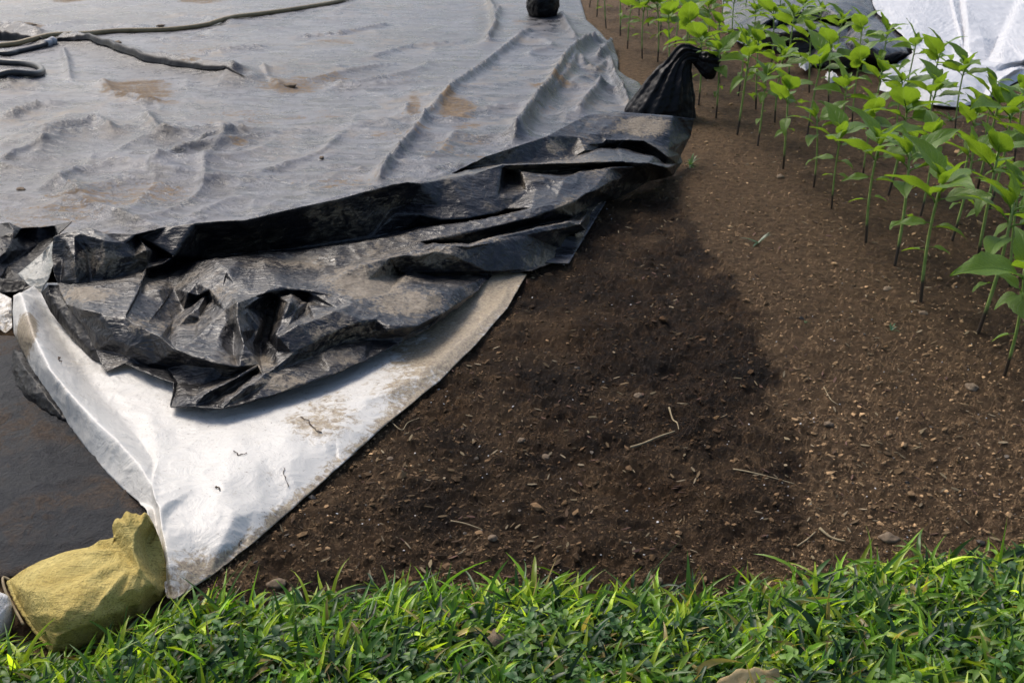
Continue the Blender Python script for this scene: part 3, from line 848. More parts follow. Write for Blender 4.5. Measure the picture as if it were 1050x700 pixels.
# ------------------------------------------------------------------ white sheet corner
WO = [(14, 303, .13), (13, 320, .10), (14, 342, .07), (24, 362, .05), (36, 385, .04), (48, 405, .03), (70, 435, .02), (100, 475, .02), (125, 500, .025), (142, 514, .04), (152, 524, .07),
      (158, 545, .06), (164, 575, .04), (172, 612, .015), (179, 613, .015), (196, 603, .015), (215, 591, .01), (260, 556, .01), (300, 521, .01), (350, 476, .01), (400, 431, .01), (450, 391, .01),
      (490, 351, .01), (520, 316, .01), (540, 281, .01), (500, 272, .02), (400, 285, .03), (300, 300, .03), (200, 310, .02), (120, 300, .02), (70, 290, .03), (40, 290, .06), (22, 300, .13)]
WL = [[(22, 302, .155), (28, 322, .165), (36, 348, .165), (52, 380, .155), (70, 402, .14), (92, 425, .125), (120, 450, .11), (143, 475, .10), (155, 495, .095), (160, 515, .095)],
      [(40, 305, .07), (52, 330, .035), (72, 362, .02), (92, 393, .015), (114, 419, .015), (138, 444, .02), (158, 472, .05)],
      [(80, 300, 0), (95, 350, 0), (125, 390, .0), (155, 425, .01), (185, 452, .03)],
      [(163, 470, .06), (164, 500, .085), (163, 520, .095), (167, 550, .08), (172, 580, .055), (176, 610, .018)],
      [(155, 503, .08), (158, 520, .06), (161.5, 545, .04), (167, 575, .025), (173, 606, .015)],
      [(170, 480, .065), (200, 500, .07), (230, 520, .065), (260, 525, .045), (290, 515, .02)],
      [(172, 530, .07), (195, 545, .06), (225, 560, .045), (250, 555, .015)],
      [(200, 430, .035), (240, 450, .05), (270, 470, .055), (300, 470, .05), (330, 465, .03), (345, 470, .013)],
      [(230, 418, .015), (300, 420, .035), (360, 415, .035), (400, 415, .02)],
      [(220, 440, .03), (250, 432, .02), (300, 436, .05)],
      [(320, 396, .01), (400, 366, .01), (450, 346, .01), (490, 322, .01), (525, 288, .01)],
      [(345, 440, .045), (400, 400, .038), (440, 378, .032), (480, 345, .025), (512, 312, .02)],
      [(180, 380, .0), (220, 395, .0), (260, 400, .0)], [(260, 340, 0), (300, 350, 0), (400, 320, 0)],
      [(110, 385, .0), (130, 380, .0), (150, 390, .0)],
      [(205, 470, .05), (235, 490, .07), (240, 530, .06)]]
def white_dirt(gx, gy, co):
    e = poly_dist(gx, gy, [(172, 612), (260, 556), (350, 476), (450, 391), (520, 316), (545, 281), (500, 260), (300, 420)])
    right = sstep(-25, 10, e) * sstep(330, 480, gx) * 1.0
    apex = sstep(60, 10, np.hypot(gx - 205, (gy - 590) * 1.2)) * .8
    edge = sstep(24, 2, np.abs(poly_dist(gx, gy, [(172, 612), (260, 556), (350, 476), (450, 391), (520, 316), (545, 281)], False))) * .75
    rim = sstep(16, 3, np.hypot((gx - 24) / 1.0, (gy - 348) / 2.2)) + sstep(14, 4, np.hypot(gx - 30, (gy - 335) / 1.6)) * .8
    mid = sstep(60, 15, np.hypot(gx - 330, (gy - 430) * 1.2)) * .6
    return np.clip(np.maximum.reduce([right, apex, edge, rim, mid, 0 * gx + .12]), 0, 1)
WL = [[(a, b, max(c, .034) if a < 260 and b < 460 else c) for a, b, c in l] for l in WL]
ws = surface('white_plastic_sheet', WL, WO, M['white'], sub=4, soft=.42, crinkle=.0018, cscale=.13, seed=9, thick=.003, colfn=white_dirt, hard=1)
tag(ws, 'white plastic sheet corner with soil smears, drawn out from under the black tarp', 'plastic sheet')

# small wad of the same sheet's dark underside on its left and a paler scrap at the frame's edge
wad = surface('black_plastic_scrap', [[(22, 372, .05), (34, 388, .06), (50, 410, .05), (66, 430, .03)], [(16, 380, .03), (28, 402, .035), (45, 420, .02)]],
              [(14, 358, .03), (24, 362, .04), (36, 380, .05), (52, 400, .05), (74, 432, .03), (84, 446, .005), (66, 438, .0), (44, 424, .0), (20, 408, .0), (8, 385, .0)],
              M['bag'], sub=4, soft=.3, crinkle=.002, cscale=.07, seed=12, hard=1)
tag(wad, 'small crumpled black plastic wad squeezed beside the left rim of the white sheet', 'plastic scrap')
scr = surface('pale_plastic_scrap', [[(-60, 315, .05), (-20, 318, .06), (0, 316, .05), (8, 322, .045)]],
              [(-120, 296, .05), (-40, 297, .05), (0, 300, .05), (12, 306, .06), (12, 335, .02), (6, 341, .005), (0, 338, .005), (-40, 332, .005), (-120, 330, .005)],
              M['white'], sub=4, soft=.4, crinkle=.003, seed=14, colfn=lambda gx, gy, co: .5 + 0 * gx)
tag(scr, 'dirty white plastic scrap under the left end of the black folds', 'plastic scrap')

# dark plastic lying flat at the lower left
GO = [(-400, 330, .012), (-100, 338, .012), (30, 345, .012), (120, 380, .012), (200, 480, .012), (200, 540, .012), (172, 560, .012), (150, 575, .012), (90, 584, .012), (20, 590, .014), (-100, 600, .012), (-400, 640, .012)]
GI = []
for gyv in range(345, 600, 22):
    for gxv in range(-380, 200, 28):
        a, b = gxv + random.uniform(-8, 8), gyv + random.uniform(-7, 7)
        if poly_dist(np.array([a]), np.array([b]), [(p[0], p[1]) for p in GO])[0] > 8:
            GI.append((a, b, .016 + random.uniform(0, .010)))
def m_ground_sheet():
    t = NT('wet_black_sheet')
    n1 = t.noise(3.0, 6, .65, .5); n2 = t.noise(14, 9, .75, .6, t.map((1.5, .8, 1), (0, 0, .3))); n3 = t.noise(110, 6, .75)
    dirt = t.math('MULTIPLY', t.ramp(n1, .44, .58), t.ramp(n2, .40, .54))
    dirt = t.math('ADD', dirt, t.ramp(n2, .60, .68, 0, .8), True)
    c = t.mix(t.ramp(n2, .3, .7), (.008, .009, .013), (.020, .021, .027))
    c = t.mix(t.math('MULTIPLY', dirt, .9), c, t.mix(t.ramp(n3, .4, .6), (.035, .021, .012), (.11, .07, .042)))
    bp = t.bump(t.math('ADD', n2, t.math('MULTIPLY', n3, .6)), 1.0, .03)
    return t.set(Base_Color=c, Roughness=t.math('ADD', t.math('MULTIPLY', dirt, .3), .45), Normal=bp, Specular_IOR_Level=.34)
gs = surface('ground_sheet', [], GO, m_ground_sheet(), sub=3, soft=.5, crinkle=.004, cscale=.14, seed=17, thick=.002, interior=GI)
tag(gs, 'flat dark plastic sheet smeared with soil behind the yellow sandbag', 'ground sheet')

# ------------------------------------------------------------------ lofted bags
def loft(name, secs, mat, parent=None, n=48, folds=0, seed=0, wr=.004, exp=2.0, foldamp=None, cap=True, sub=1, thickstart=None):
    """secs: (centre, half-width vector, half-height vector, fold depth)"""
    V, Fc = [], []
    for i, (c, a, b, fd) in enumerate(secs):
        c, a, b = Vector(c), Vector(a), Vector(b)
        for k in range(n):
            th = 2 * math.pi * k / n
            cx, sx = math.cos(th), math.sin(th)
            ex = 2 / exp
            ux = math.copysign(abs(cx) ** ex, cx); uy = math.copysign(abs(sx) ** ex, sx)
            r = 1 + fd * (.6 * math.sin(folds * th + seed) + .4 * math.sin((folds * 1.7) // 1 * th + 2 + seed))
            V.append(c + a * ux * r + b * uy * r)
    for i in range(len(secs) - 1):
        for k in range(n):
            k2 = (k + 1) % n
            Fc.append((i * n + k, i * n + k2, (i + 1) * n + k2, (i + 1) * n + k))
    if cap:
        Fc.append(tuple(range(n))[::-1]); b0 = (len(secs) - 1) * n
        Fc.append(tuple(range(b0, b0 + n)))
    bm = bmesh.new()
    bv = [bm.verts.new(v) for v in V]
    for f in Fc: bm.faces.new([bv[i] for i in f])
    for _ in range(sub):
        q = [f for f in bm.faces if len(f.verts) == 4]
        bmesh.ops.subdivide_edges(bm, edges=list({e for f in q for e in f.edges}), cuts=1, use_grid_fill=True)
        bmesh.ops.smooth_vert(bm, verts=bm.verts[:], factor=.2, use_axis_x=True, use_axis_y=True, use_axis_z=True)
    bmesh.ops.recalc_face_normals(bm, faces=bm.faces[:])
    bm.normal_update()
    for v in bm.verts:
        w = v.co if parent is None else v.co
        q = Vector(w) * 13 + Vector((seed, 0, 0))
        v.co += v.normal * wr * (mnoise.noise(q) * 1.6 + (.8 - 2 * abs(mnoise.noise(q * 2.1))))
    return bm_obj(name, bm, mat, parent)

def interp_secs(keys, per=6):
    cs = smooth_line([k[0] for k in keys], per); as_ = smooth_line([k[1] for k in keys], per); bs = smooth_line([k[2] for k in keys], per)
    fd = []
    for i in range(len(keys) - 1):
        for k in range(per): fd.append(keys[i][3] + (keys[i + 1][3] - keys[i][3]) * k / per)
    fd.append(keys[-1][3])
    return list(zip(cs, as_, bs, fd))

# yellow sandbag: seam end at the lower left, neck folded up at the right
sb = empty('yellow_sandbag', P(95, 640))
tag(sb, 'yellow woven sandbag lying in the grass beside the tip of the white sheet', 'sandbag')
SO = [(8, 595, .055), (14, 610, .045), (22, 625, .035), (38, 648, .02), (54, 668, .005), (75, 664, .004), (110, 650, .004), (140, 630, .004), (174, 606, .004),
      (172, 590, .03), (168, 570, .06), (163, 550, .10), (158, 538, .13), (152, 528.5, .15), (140, 525.5, .16), (126, 527, .16), (118, 533, .15), (115, 541, .14), (117, 552, .12),
      (105, 554, .105), (85, 559, .10), (60, 567, .092), (40, 575, .085), (22, 585, .072)]
SL = [[(30, 590, .088), (60, 580, .10), (90, 570, .11), (112, 564, .118), (124, 562, .115)],
      [(28, 606, .085), (50, 606, .105), (90, 600, .118), (125, 592, .118), (140, 586, .11)],
      [(40, 628, .072), (66, 626, .10), (100, 616, .105), (132, 606, .10), (152, 600, .08)],
      [(50, 648, .045), (70, 646, .065), (104, 634, .07), (136, 620, .06), (160, 608, .035)],
      [(150, 530, .165), (142, 540, .16), (137, 552, .15), (137, 565, .135), (143, 580, .12), (154, 596, .085), (168, 606, .02)],
      [(157, 541, .115), (151, 552, .09), (150, 566, .075), (156, 582, .055), (166, 598, .03)],
      [(118, 553, .115), (124, 562, .105), (132, 574, .108), (140, 586, .10)],
      [(126, 534, .172), (128, 548, .15), (131, 562, .125)],
      [(60, 652, .05), (64, 636, .088), (74, 622, .102)], [(66, 655, .035), (76, 640, .075), (88, 628, .094)]]
def sack_close(ob):
    """close the bag behind and underneath"""
    bm = bmesh.new(); bm.from_mesh(ob.data)
    be = [e for e in bm.edges if e.is_boundary]
    r = bmesh.ops.extrude_edge_only(bm, edges=be)
    for v in r['geom']:
        if isinstance(v, bmesh.types.BMVert): v.co.y += .012 + .25 * max(0, v.co.z); v.co.z = -.01
    bmesh.ops.recalc_face_normals(bm, faces=bm.faces[:])
    bm.to_mesh(ob.data); bm.free()
sk = surface('sack', SL, SO, M['sack'], sub=4, soft=.45, crinkle=.0014, cscale=.07, seed=31, thick=0, hard=1)
_v = np.array([v.co[:] for v in sk.data.vertices]); _a, _b = to_px(_v[:, 0], _v[:, 1], _v[:, 2])
for v, qa, qb in zip(sk.data.vertices, _a, _b):     # gathers of cloth fanning out from the neck
    th = math.atan2(qb - 566, 146 - qa); rr = math.hypot(qa - 146, qb - 566)
    amp = .0055 * float(sstep(18, 48, rr) * sstep(125, 50, rr))
    v.co.z += amp * (math.sin(th * 15 + 1.3 * math.sin(rr * .05)) + .5 * math.sin(th * 27 + 2))
    v.co.z += .003 * math.sin((qa * .35 + qb) * .30 + 2 * math.sin(qa * .05)) * float(sstep(100, 30, qa) * sstep(600, 640, qb))
sack_close(sk); keepworld(sk, sb)
o = sb.location
def rel(v): return Vector(v) - o
V, Fc = tube_data([rel(p) for p in smooth_line([P(10, 594, .055), P(3, 592, .06), P(5, 604, .055), P(13, 620, .04), P(24, 640, .03)])], .003, 6)
mesh_obj('seam_cord', V, Fc, M['straw'], sb)
seam = smooth_line([P(9, 596, .052), P(15, 611, .043), P(23, 626, .033), P(39, 649, .018), P(54, 667, .006)], 6)
V, Fc = tube_data([rel(p) for p in seam], [.005 + .0015 * (i % 2) for i in range(len(seam))], 7)
mesh_obj('seam', V, Fc, M['sack'], sb)

# white sandbag, mostly outside the frame on the left
wb = empty('white_sandbag', P(-30, 640))
tag(wb, 'white sack poking in at the left frame edge beside the yellow sandbag', 'sandbag')
o = wb.location
keys = [(rel(P(-150, 644, .045)), Vector((.03, .07, 0)), Vector((0, 0, .03)), .02),
        (rel(P(-112, 642, .05)), Vector((.03, .10, 0)), Vector((0, 0, .048)), .02),
        (rel(P(-48, 640, .05)), Vector((.02, .10, 0)), Vector((0, 0, .052)), .02),
        (rel(P(-12, 638, .042)), Vector((.01, .08, 0)), Vector((0, 0, .046)), .02),
        (rel(P(6, 636, .034)), Vector((.0, .045, 0)), Vector((0, 0, .026)), .02)]
loft('sack', interp_secs(keys, 5), M['wsack'], wb, n=36, folds=4, seed=7, wr=.003)

# black knotted bag at the end of the fold
bb = empty('black_knotted_bag', P(682, 122))
tag(bb, 'black plastic bag with a drooping twisted neck, weighing down the tarp end', 'bag')
o = bb.location
g0 = P(682, 121, 0)
dz = g0.y
def at_depth(px, py, y):
    a = (px - 525) / F; b = (350 - py) / F
    d = Vector((a, CT + b * ST, -ST + b * CT)); t = y / d.y
    return Vector((0, 0, H)) + d * t
yb = dz + .05
def lr(pxl, pxr, py, y):
    l, r = at_depth(pxl, py, y), at_depth(pxr, py, y)
    return (l + r) / 2, (r - l) / 2
keys = []
for (pl, pr, py, dep, fd) in [(636, 712, 134, .20, .03), (638, 712, 122, .20, .04), (643, 711, 110, .20, .05), (653, 710, 97, .18, .07), (664, 708, 83, .15, .10), (675, 707, 70, .10, .15), (685, 708, 61, .07, .2)]:
    c, a = lr(pl, pr, py, yb)
    keys.append((rel(c), a, Vector((0, dep, 0)), fd))
c, a = lr(697, 713, 56, yb)
keys.append((rel(c), Vector((.045, 0, -.06)), Vector((0, .05, 0)), .16))
c = at_depth(714, 57, yb); keys.append((rel(c), Vector((.008, 0, -.05)), Vector((0, .045, 0)), .16))
c = at_depth(719, 60, yb); keys.append((rel(c), Vector((-.012, 0, -.042)), Vector((0, .04, 0)), .12))
loft('bag_body', interp_secs(keys, 5), M['bag'], bb, n=84, folds=11, seed=2, wr=.0045)
kn = []
for px, py, hx in [(715, 60, .045), (718, 62, .052), (723, 64, .075), (728, 65.5, .088), (733, 66, .08), (736.5, 65, .05)]:
    kn.append((rel(at_depth(px, py, yb - .02)), Vector((-.01, 0, -hx)), Vector((0, hx * .8, 0)), .16))
loft('knot', interp_secs(kn, 4), M['bag'], bb, n=48, folds=7, seed=9, wr=.006)

# second black bag sitting on the sheet at the top edge
b2 = empty('black_sack', P(556, 16, .05))
tag(b2, 'black filled plastic sack sitting on the dusty tarp at the top edge', 'bag')
o = b2.location
yb2 = P(556, 17, .05).y + .12
keys = []
for (pl, pr, py, dep, fd) in [(546, 567, 19, .16, .03), (542, 571, 14, .26, .03), (540, 573, 7, .30, .03), (541, 573, -2, .30, .03), (544, 570, -12, .24, .05), (550, 566, -20, .14, .1), (555, 562, -26, .06, .16), (553, 565, -33, .09, .16)]:
    c, a = lr(pl, pr, py, yb2); keys.append((rel(c), a, Vector((0, dep, 0)), fd))
loft('bag_body', interp_secs(keys, 5), M['bag'], b2, n=48, folds=8, seed=5, wr=.008)

# ------------------------------------------------------------------ hoses
def hose_pts(pl, r):
    out = []
    for q in smooth_line([P(a, b, .05) for a, b in pl], 8):
        out.append(Vector((q.x, q.y, sheet_z(q.x, q.y) + r * .85)))
    zs = [p.z for p in out]
    for i in range(len(out)):
        out[i].z = sum(zs[max(0, i - 3):i + 4]) / len(zs[max(0, i - 3):i + 4])
    return out
ho = empty('garden_hose', P(180, 30, .05))
tag(ho, 'long olive hose running across the dusty black tarp to the top edge', 'hose'); o = ho.location
V, Fc = tube_data([rel(p) for p in hose_pts([(-160, 66), (-60, 55), (0, 50), (30, 47.5), (70, 42), (115, 34), (170, 31), (210, 27), (245, 20), (300, 12), (345, 3), (365, -5), (400, -20)], .024)], .024, 10)
mesh_obj('hose_pipe', V, Fc, M['hose'], ho)
h2 = empty('black_hose', P(20, 75, .05))
tag(h2, 'black hose looping into view at the left edge with a metal coupling', 'hose'); o = h2.location
V, Fc = tube_data([rel(p) for p in hose_pts([(-120, 52), (-60, 58), (0, 66), (25, 68), (40, 72), (44, 78), (38, 84), (20, 87), (0, 89), (-60, 96), (-140, 110)], .026)], .026, 10)
mesh_obj('hose_pipe', V, Fc, M['hose2'], h2)
hp = hose_pts([(-120, 48), (-60, 52), (0, 58), (20, 55), (36, 52), (44, 51), (53, 49)], .024)
V, Fc = tube_data([rel(p) for p in hp], .022, 10)
mesh_obj('hose_pipe', V, Fc, M['hose2'], h2)
V, Fc = [], []
tip = hp[-1]; dr = (hp[-1] - hp[-4]).normalized()
prof = [(0, .03), (.02, .036), (.05, .036), (.055, .028), (.075, .028), (.08, .042), (.11, .042), (.115, .03), (.13, .03)]
V, Fc = tube_data([rel(tip - dr * .07 + dr * a * 1.0) for a, _ in prof], [b for _, b in prof], 12)
mesh_obj('coupling', V, Fc, M['metal'], h2)

# ------------------------------------------------------------------ sheets at the top right
W2 = surface('white_tarp', [
        [(973, 0, .10), (978, 20, .09), (983, 40, .08), (985, 55, .06)], [(976, 0, .13), (981, 20, .12), (986, 38, .10)], [(984, 0, .08), (987, 25, .07), (988, 52, .05)],
        [(990, 0, .14), (993, 30, .12), (994, 50, .09)],
        [(1042, 0, .07), (1034, 18, .06), (1024, 38, .05), (1018, 52, .05)], [(1050, 0, .13), (1040, 20, .12), (1030, 42, .11), (1022, 60, .09)],
        [(935, 0, .14), (950, 20, .13), (955, 45, .10), (960, 60, .08)],
        [(920, 68, .08), (950, 60, .10), (985, 60, .10), (1005, 68, .09), (1030, 65, .10), (1050, 62, .10)],
        [(985, 57, .05), (975, 56, .05)], [(988, 54, .05), (993, 60, .05)],
        [(1005, 66, .045), (1012, 62, .04), (1019, 50, .05)],
        [(920, 85, .08), (945, 80, .12), (975, 82, .12), (1000, 80, .10), (1010, 92, .05)],
        [(930, 90, .05), (950, 92, .07), (970, 96, .07), (1000, 100, .05)],
        [(1015, 98, .06), (1028, 80, .09), (1040, 72, .12), (1060, 60, .13)], [(1020, 75, .05), (1035, 68, .05), (1050, 66, .05)],
        [(1022, 90, .04), (1036, 80, .05), (1052, 70, .05)],
        [(1100, 0, .12), (1110, 30, .1)], [(945, 30, .13), (948, 42, .10)], [(905, 4, .12), (930, 10, .15), (950, 6, .13)], [(1000, 20, .10), (1008, 40, .11)], [(900, -30, .12), (980, -30, .13), (1060, -30, .12)]],
    [(880, -45, .08), (893, -8, .10), (895, 4, .12), (900, 14, .12), (914, 26, .13), (926, 37, .13), (934, 48, .12), (936, 55, .09), (925, 62, .05), (905, 75, .04), (900, 92, .02), (935, 101, .01), (960, 108, .01), (985, 110, .01),
     (1008, 105, .01), (1020, 98, .015), (1035, 88, .015), (1055, 76, .02), (1130, 45, .02), (1230, 0, .03), (1300, -45, .04)],
    M['white2'], sub=4, soft=.36, crinkle=.008, cscale=.25, hard=1, seed=21, thick=.004, colfn=lambda gx, gy, co: .9 * sstep(22, 6, np.hypot(gx - 938, (gy - 62) * 1.3)) + .08)
tag(W2, 'clean white plastic tarp spread out at the upper right', 'tarp')
B2 = surface('crumpled_tarp', [[(a, b, c * 1.9) for a, b, c in l] for l in [
        [(760, 18, .08), (790, 20, .14), (820, 12, .12), (850, 8, .16), (880, 2, .12)],
        [(745, 30, .05), (775, 30, .10), (800, 26, .05), (830, 20, .08), (860, 16, .14), (893, 10, .08)],
        [(770, 36, .04), (800, 34, .12), (830, 30, .14), (850, 22, .06), (880, 18, .10), (895, 20, .05)],
        [(835, 48, .05), (850, 36, .12), (870, 28, .06), (885, 30, .13), (910, 36, .12)],
        [(800, 46, .04), (830, 40, .08), (848, 46, .12), (866, 44, .05), (890, 48, .12), (925, 52, .08)],
        [(840, 60, .04), (862, 56, .10), (880, 60, .04), (905, 58, .08)],
        [(760, 2, .06), (800, 4, .12), (840, -2, .10), (870, -6, .12)]]],
    [(745, -30, .04), (740, 0, .03), (742, 22, .02), (748, 38, .01), (762, 46, .01), (790, 48, .01), (810, 58, .01), (835, 68, .01), (865, 70, .01), (890, 66, .01), (915, 64, .01), (934, 58, .03),
     (934, 48, .06), (914, 28, .06), (900, 14, .05), (896, 0, .04), (885, -30, .04)],
    M['flat'], sub=4, soft=.3, crinkle=.010, cscale=.45, seed=27, thick=.004, hard=2, colfn=lambda gx, gy, co: .25 + 0 * gx)
tag(B2, 'crumpled grey black plastic sheet heaped behind the seedlings, left of the white tarp', 'tarp')
# white scraps on its near side
def scrap(pl, z, label, seed):
    cx = sum(p[0] for p in pl) / len(pl); cy = sum(p[1] for p in pl) / len(pl)
    s = surface('plastic_scrap', [], [(a, b, z * (.3 + .7 * random.random())) for a, b in pl], M['white2'], sub=4, soft=.4, crinkle=.012, cscale=.1, seed=seed,
                interior=[(cx, cy, z * 1.6), (cx + 4, cy - 2, z * .6)], colfn=lambda gx, gy, co: .8 + 0 * gx)
    tag(s, label, 'plastic scrap', 'white plastic scraps behind the seedlings')
scrap([(750, 22), (757, 20), (762, 34), (775, 40), (780, 45), (768, 47), (754, 42), (748, 33)], .06, 'long white plastic scrap at the left end of the crumpled grey sheet', 3)
scrap([(820, 58), (828, 60), (832, 68), (826, 73), (819, 68)], .06, 'pale plastic scrap beneath the seedling leaves before the crumpled sheet', 4)
scrap([(848, 74), (857, 75), (860, 82), (852, 86), (846, 81)], .05, 'small white plastic scrap in the soil below the crumpled sheet', 5)
scrap([(791, 14), (797, 12), (800, 26), (798, 34), (791, 30)], .18, 'white plastic strip standing up in the crumpled grey sheet', 6)

# ------------------------------------------------------------------ sunflower seedlings
def leaf_mesh(seed, petiole=.16):
    """unit-length blade along +Y from a short petiole, folded along the midrib, arching"""
    g = random.Random(seed)
    nu, nv = 16, 4
    fold_a = g.uniform(.2, .6); arch = g.uniform(.3, 1.0); wv = g.uniform(.01, .03); wid = g.uniform(.25, .34)
    side = g.uniform(-.18, .18); tw = g.uniform(-.25, .25)
    V, Fc, UV = [], [], []
    def spine(t):   # t 0..1 along blade
        a = arch * t
        y = petiole + (math.sin(a) / arch)
        z = -(1 - math.cos(a)) / arch
        return y, z
    for i in range(nu + 1):
        t = i / nu
        w = wid * (math.sin(math.pi * min(1, t ** .62)) ** .85) * (1 - .25 * t) if 0 < t < 1 else .0
        if i == 0: w = .012
        y, z = spine(t)
        for j in range(-nv, nv + 1):
            s = j / nv
            ser = 1 + (.05 * math.sin(t * 44 + seed) if abs(j) == nv else 0)
            x = s * w * ser
            zz_ = z + abs(x) * math.sin(fold_a) * 1.0 + wv * math.sin(t * 13 + s * 2.2 + seed) * abs(s) - .35 * x * x
            zz_ += tw * x * t
            V.append((x * math.cos(fold_a * .6) + side * t * t, y, zz_)); UV.append((s, t, 0))
    m = 2 * nv + 1
    for i in range(nu):
        for j in range(m - 1):
            Fc.append((i * m + j, i * m + j + 1, (i + 1) * m + j + 1, (i + 1) * m + j))
    base = len(V)
    pv, pf = tube_data([(0, 0, -.03), (0, petiole * .5, .008), (0, petiole * 1.02, 0), (0, petiole + .25, -.006)], [.018, .015, .013, .006], 5)
    V += [tuple(p) for p in pv]; UV += [(0, 0, 0)] * len(pv)
    Fc += [tuple(base + k for k in f) for f in pf]
    me = bpy.data.meshes.new('leaf')
    me.from_pydata(V, [], Fc)
    at = me.attributes.new('leafuv', 'FLOAT_VECTOR', 'POINT')
    at.data.foreach_set('vector', np.array(UV, np.float32).ravel())
    me.polygons.foreach_set('use_smooth', [True] * len(me.polygons))
    me.materials.append(M['leaf'])
    return me
LEAVES = [leaf_mesh(i) for i in range(10)]
COTS = [leaf_mesh(30 + i, .35) for i in range(4)]

def stem_mesh(seed):
    g = random.Random(seed)
    b1, b2 = g.uniform(-.02, .02), g.uniform(-.02, .02)
    pts = [(b1 * math.sin(t * 2.6), b2 * math.sin(t * 2.2), -.03 + .43 * t) for t in np.linspace(0, 1, 12)]
    rad = [.0060 - .0018 * t + (.0012 if 0 else 0) for t in np.linspace(0, 1, 12)]
    V, Fc = tube_data(pts, rad, 8)
    me = bpy.data.meshes.new('stem')
    me.from_pydata([tuple(v) for v in V], [], Fc)
    me.polygons.foreach_set('use_smooth', [True] * len(me.polygons))
    me.materials.append(M['stem'])
    return me, pts
STEMS = [stem_mesh(i) for i in range(6)]

def add_child(name, me, parent, loc, az, pitch, roll, s):
    ob = bpy.data.objects.new(name, me)
    COL.objects.link(ob)
    ob.parent = parent
    # leaf grows along +Y: pitch up about X, then turn about Z
    ob.rotation_mode = 'XYZ'
    mt = Matrix.Rotation(az, 4, 'Z') @ Matrix.Rotation(pitch, 4, 'X') @ Matrix.Rotation(roll, 4, 'Y')
    ob.rotation_euler = mt.to_euler()
    ob.location = loc; ob.scale = (s, s, s)
    return ob

def seedling(seed):
    """one prototype at the origin"""
    g = random.Random(seed)
    root = empty('sunflower_seedling')
    me, pts = STEMS[seed % len(STEMS)]
    st = bpy.data.objects.new('stem', me); COL.objects.link(st); st.parent = root
    def at(z):
        k = min(len(pts) - 1, max(0, int(round((z + .03) / .43 * 11)))); p = pts[k]
        return (p[0], p[1], z)
    az0 = g.uniform(-.5, .5)
    # lower small leaves
    for k in range(2):
        add_child('lower_leaf', COTS[g.randrange(4)], root, at(.19 + g.uniform(-.03, .03)), az0 + 1.57 + math.pi * k + g.uniform(-.5, .5), g.uniform(-.35, .25), g.uniform(-.4, .4), g.uniform(.045, .065))
    for k in range(g.choice([1, 2, 2])):
        add_child('leaf', LEAVES[g.randrange(10)], root, at(.28 + g.uniform(-.03, .03)), az0 + 1.57 + math.pi * k + g.uniform(-.9, .9), g.uniform(-.35, .25), g.uniform(-.4, .4), g.uniform(.09, .15))
    # big pairs: mostly thrown to the sides, held up steeply
    for lev, (zl, size) in enumerate([(.335, .175), (.37, .21), (.392, .16)]):
        for k in range(2):
            # k = 0: thrown up to the left towards the light, k = 1: arching out to the right
            az = math.pi / 2 + math.pi * k + (0, .9, -.5)[lev] + g.gauss(0, .4)
            pit = ((.65, .9, 1.1) if k == 0 else (.15, .35, .75))[lev] + g.gauss(0, .2)
            add_child('leaf', LEAVES[g.randrange(10)], root, at(zl + g.uniform(-.02, .008)), az, pit, g.uniform(-.5, .5), size * g.uniform(.65, 1.15))
    for k in range(2):
        add_child('leaf', LEAVES[g.randrange(10)], root, at(.397), g.uniform(0, 6.28), g.uniform(1.05, 1.35), 0, g.uniform(.06, .09))
    return root

def copy_tree(src):
    c = src.copy(); COL.objects.link(c)
    for ch in src.children:
        d = ch.copy(); COL.objects.link(d); d.parent = c
    return c

ROW_A = [(1029, 383), (1002, 340), (945, 309), (917, 271), (889, 247), (853, 214), (834, 191), (803, 173), (777, 148), (756, 137), (734, 121), (716, 107), (702, 92), (686, 74), (674, 62), (659, 59), (644, 49), (636, 36), (622, 28), (612, 17), (604, 7)]
ROW_B = [(1072, 330), (1036, 292), (1002, 268), (976, 245), (943, 221), (911, 196), (885, 182), (858, 158), (828, 140), (795, 125), (775, 112), (757, 97), (738, 84), (722, 71), (706, 60), (692, 47), (678, 36), (665, 26), (655, 15), (645, 6)]
ROW_C = [(1085, 262), (1048, 240), (1014, 214), (986, 190), (1001, 200), (946, 162), (920, 146), (893, 136), (874, 126), (850, 108), (830, 94), (810, 84), (790, 70), (770, 58), (752, 47), (736, 37), (720, 27), (705, 17), (692, 8)]
ROW_D = [(1075, 190), (1040, 165), (1010, 148), (980, 132), (952, 118), (926, 104), (902, 92), (880, 80), (858, 70), (838, 58), (818, 48), (798, 38), (780, 29), (762, 20), (745, 11)]
protos = [seedling(i) for i in range(7)]
order = ['nearest', 'second', 'third', 'fourth', 'fifth', 'sixth', 'seventh', 'eighth', 'ninth', 'tenth', 'eleventh', 'twelfth', 'thirteenth', 'fourteenth',
         'fifteenth', 'sixteenth', 'seventeenth', 'eighteenth', 'nineteenth', 'twentieth', 'twenty-first']
used = set(); cnt = 0
rowtxt = {'A': 'row along the bare soil', 'B': 'second row from the bare soil', 'C': 'third row from the bare soil', 'D': 'back row before the tarps'}
for nm, row in (('A', ROW_A), ('B', ROW_B), ('C', ROW_C), ('D', ROW_D)):
    for i, (bx, by) in enumerate(sorted(row, key=lambda q: -q[1])):
        k = random.randrange(7)
        if k not in used: r = protos[k]; used.add(k)
        else: r = copy_tree(protos[k])
        p = P(bx, by, 0)
        r.location = (p.x, p.y, gz(p.x, p.y))
        r.rotation_euler = (random.uniform(-.08, .08), random.uniform(-.08, .07), random.uniform(-.7, .7))
        s = random.uniform(.92, 1.22)
        s *= 1 + .12 * float(sstep(6, 12, i))
        r.scale = (s, s, s)
        tag(r, f'young sunflower plant, {order[i]} from the camera in the {rowtxt[nm]}', 'sunflower', 'sunflower seedlings planted in rows')
        cnt += 1
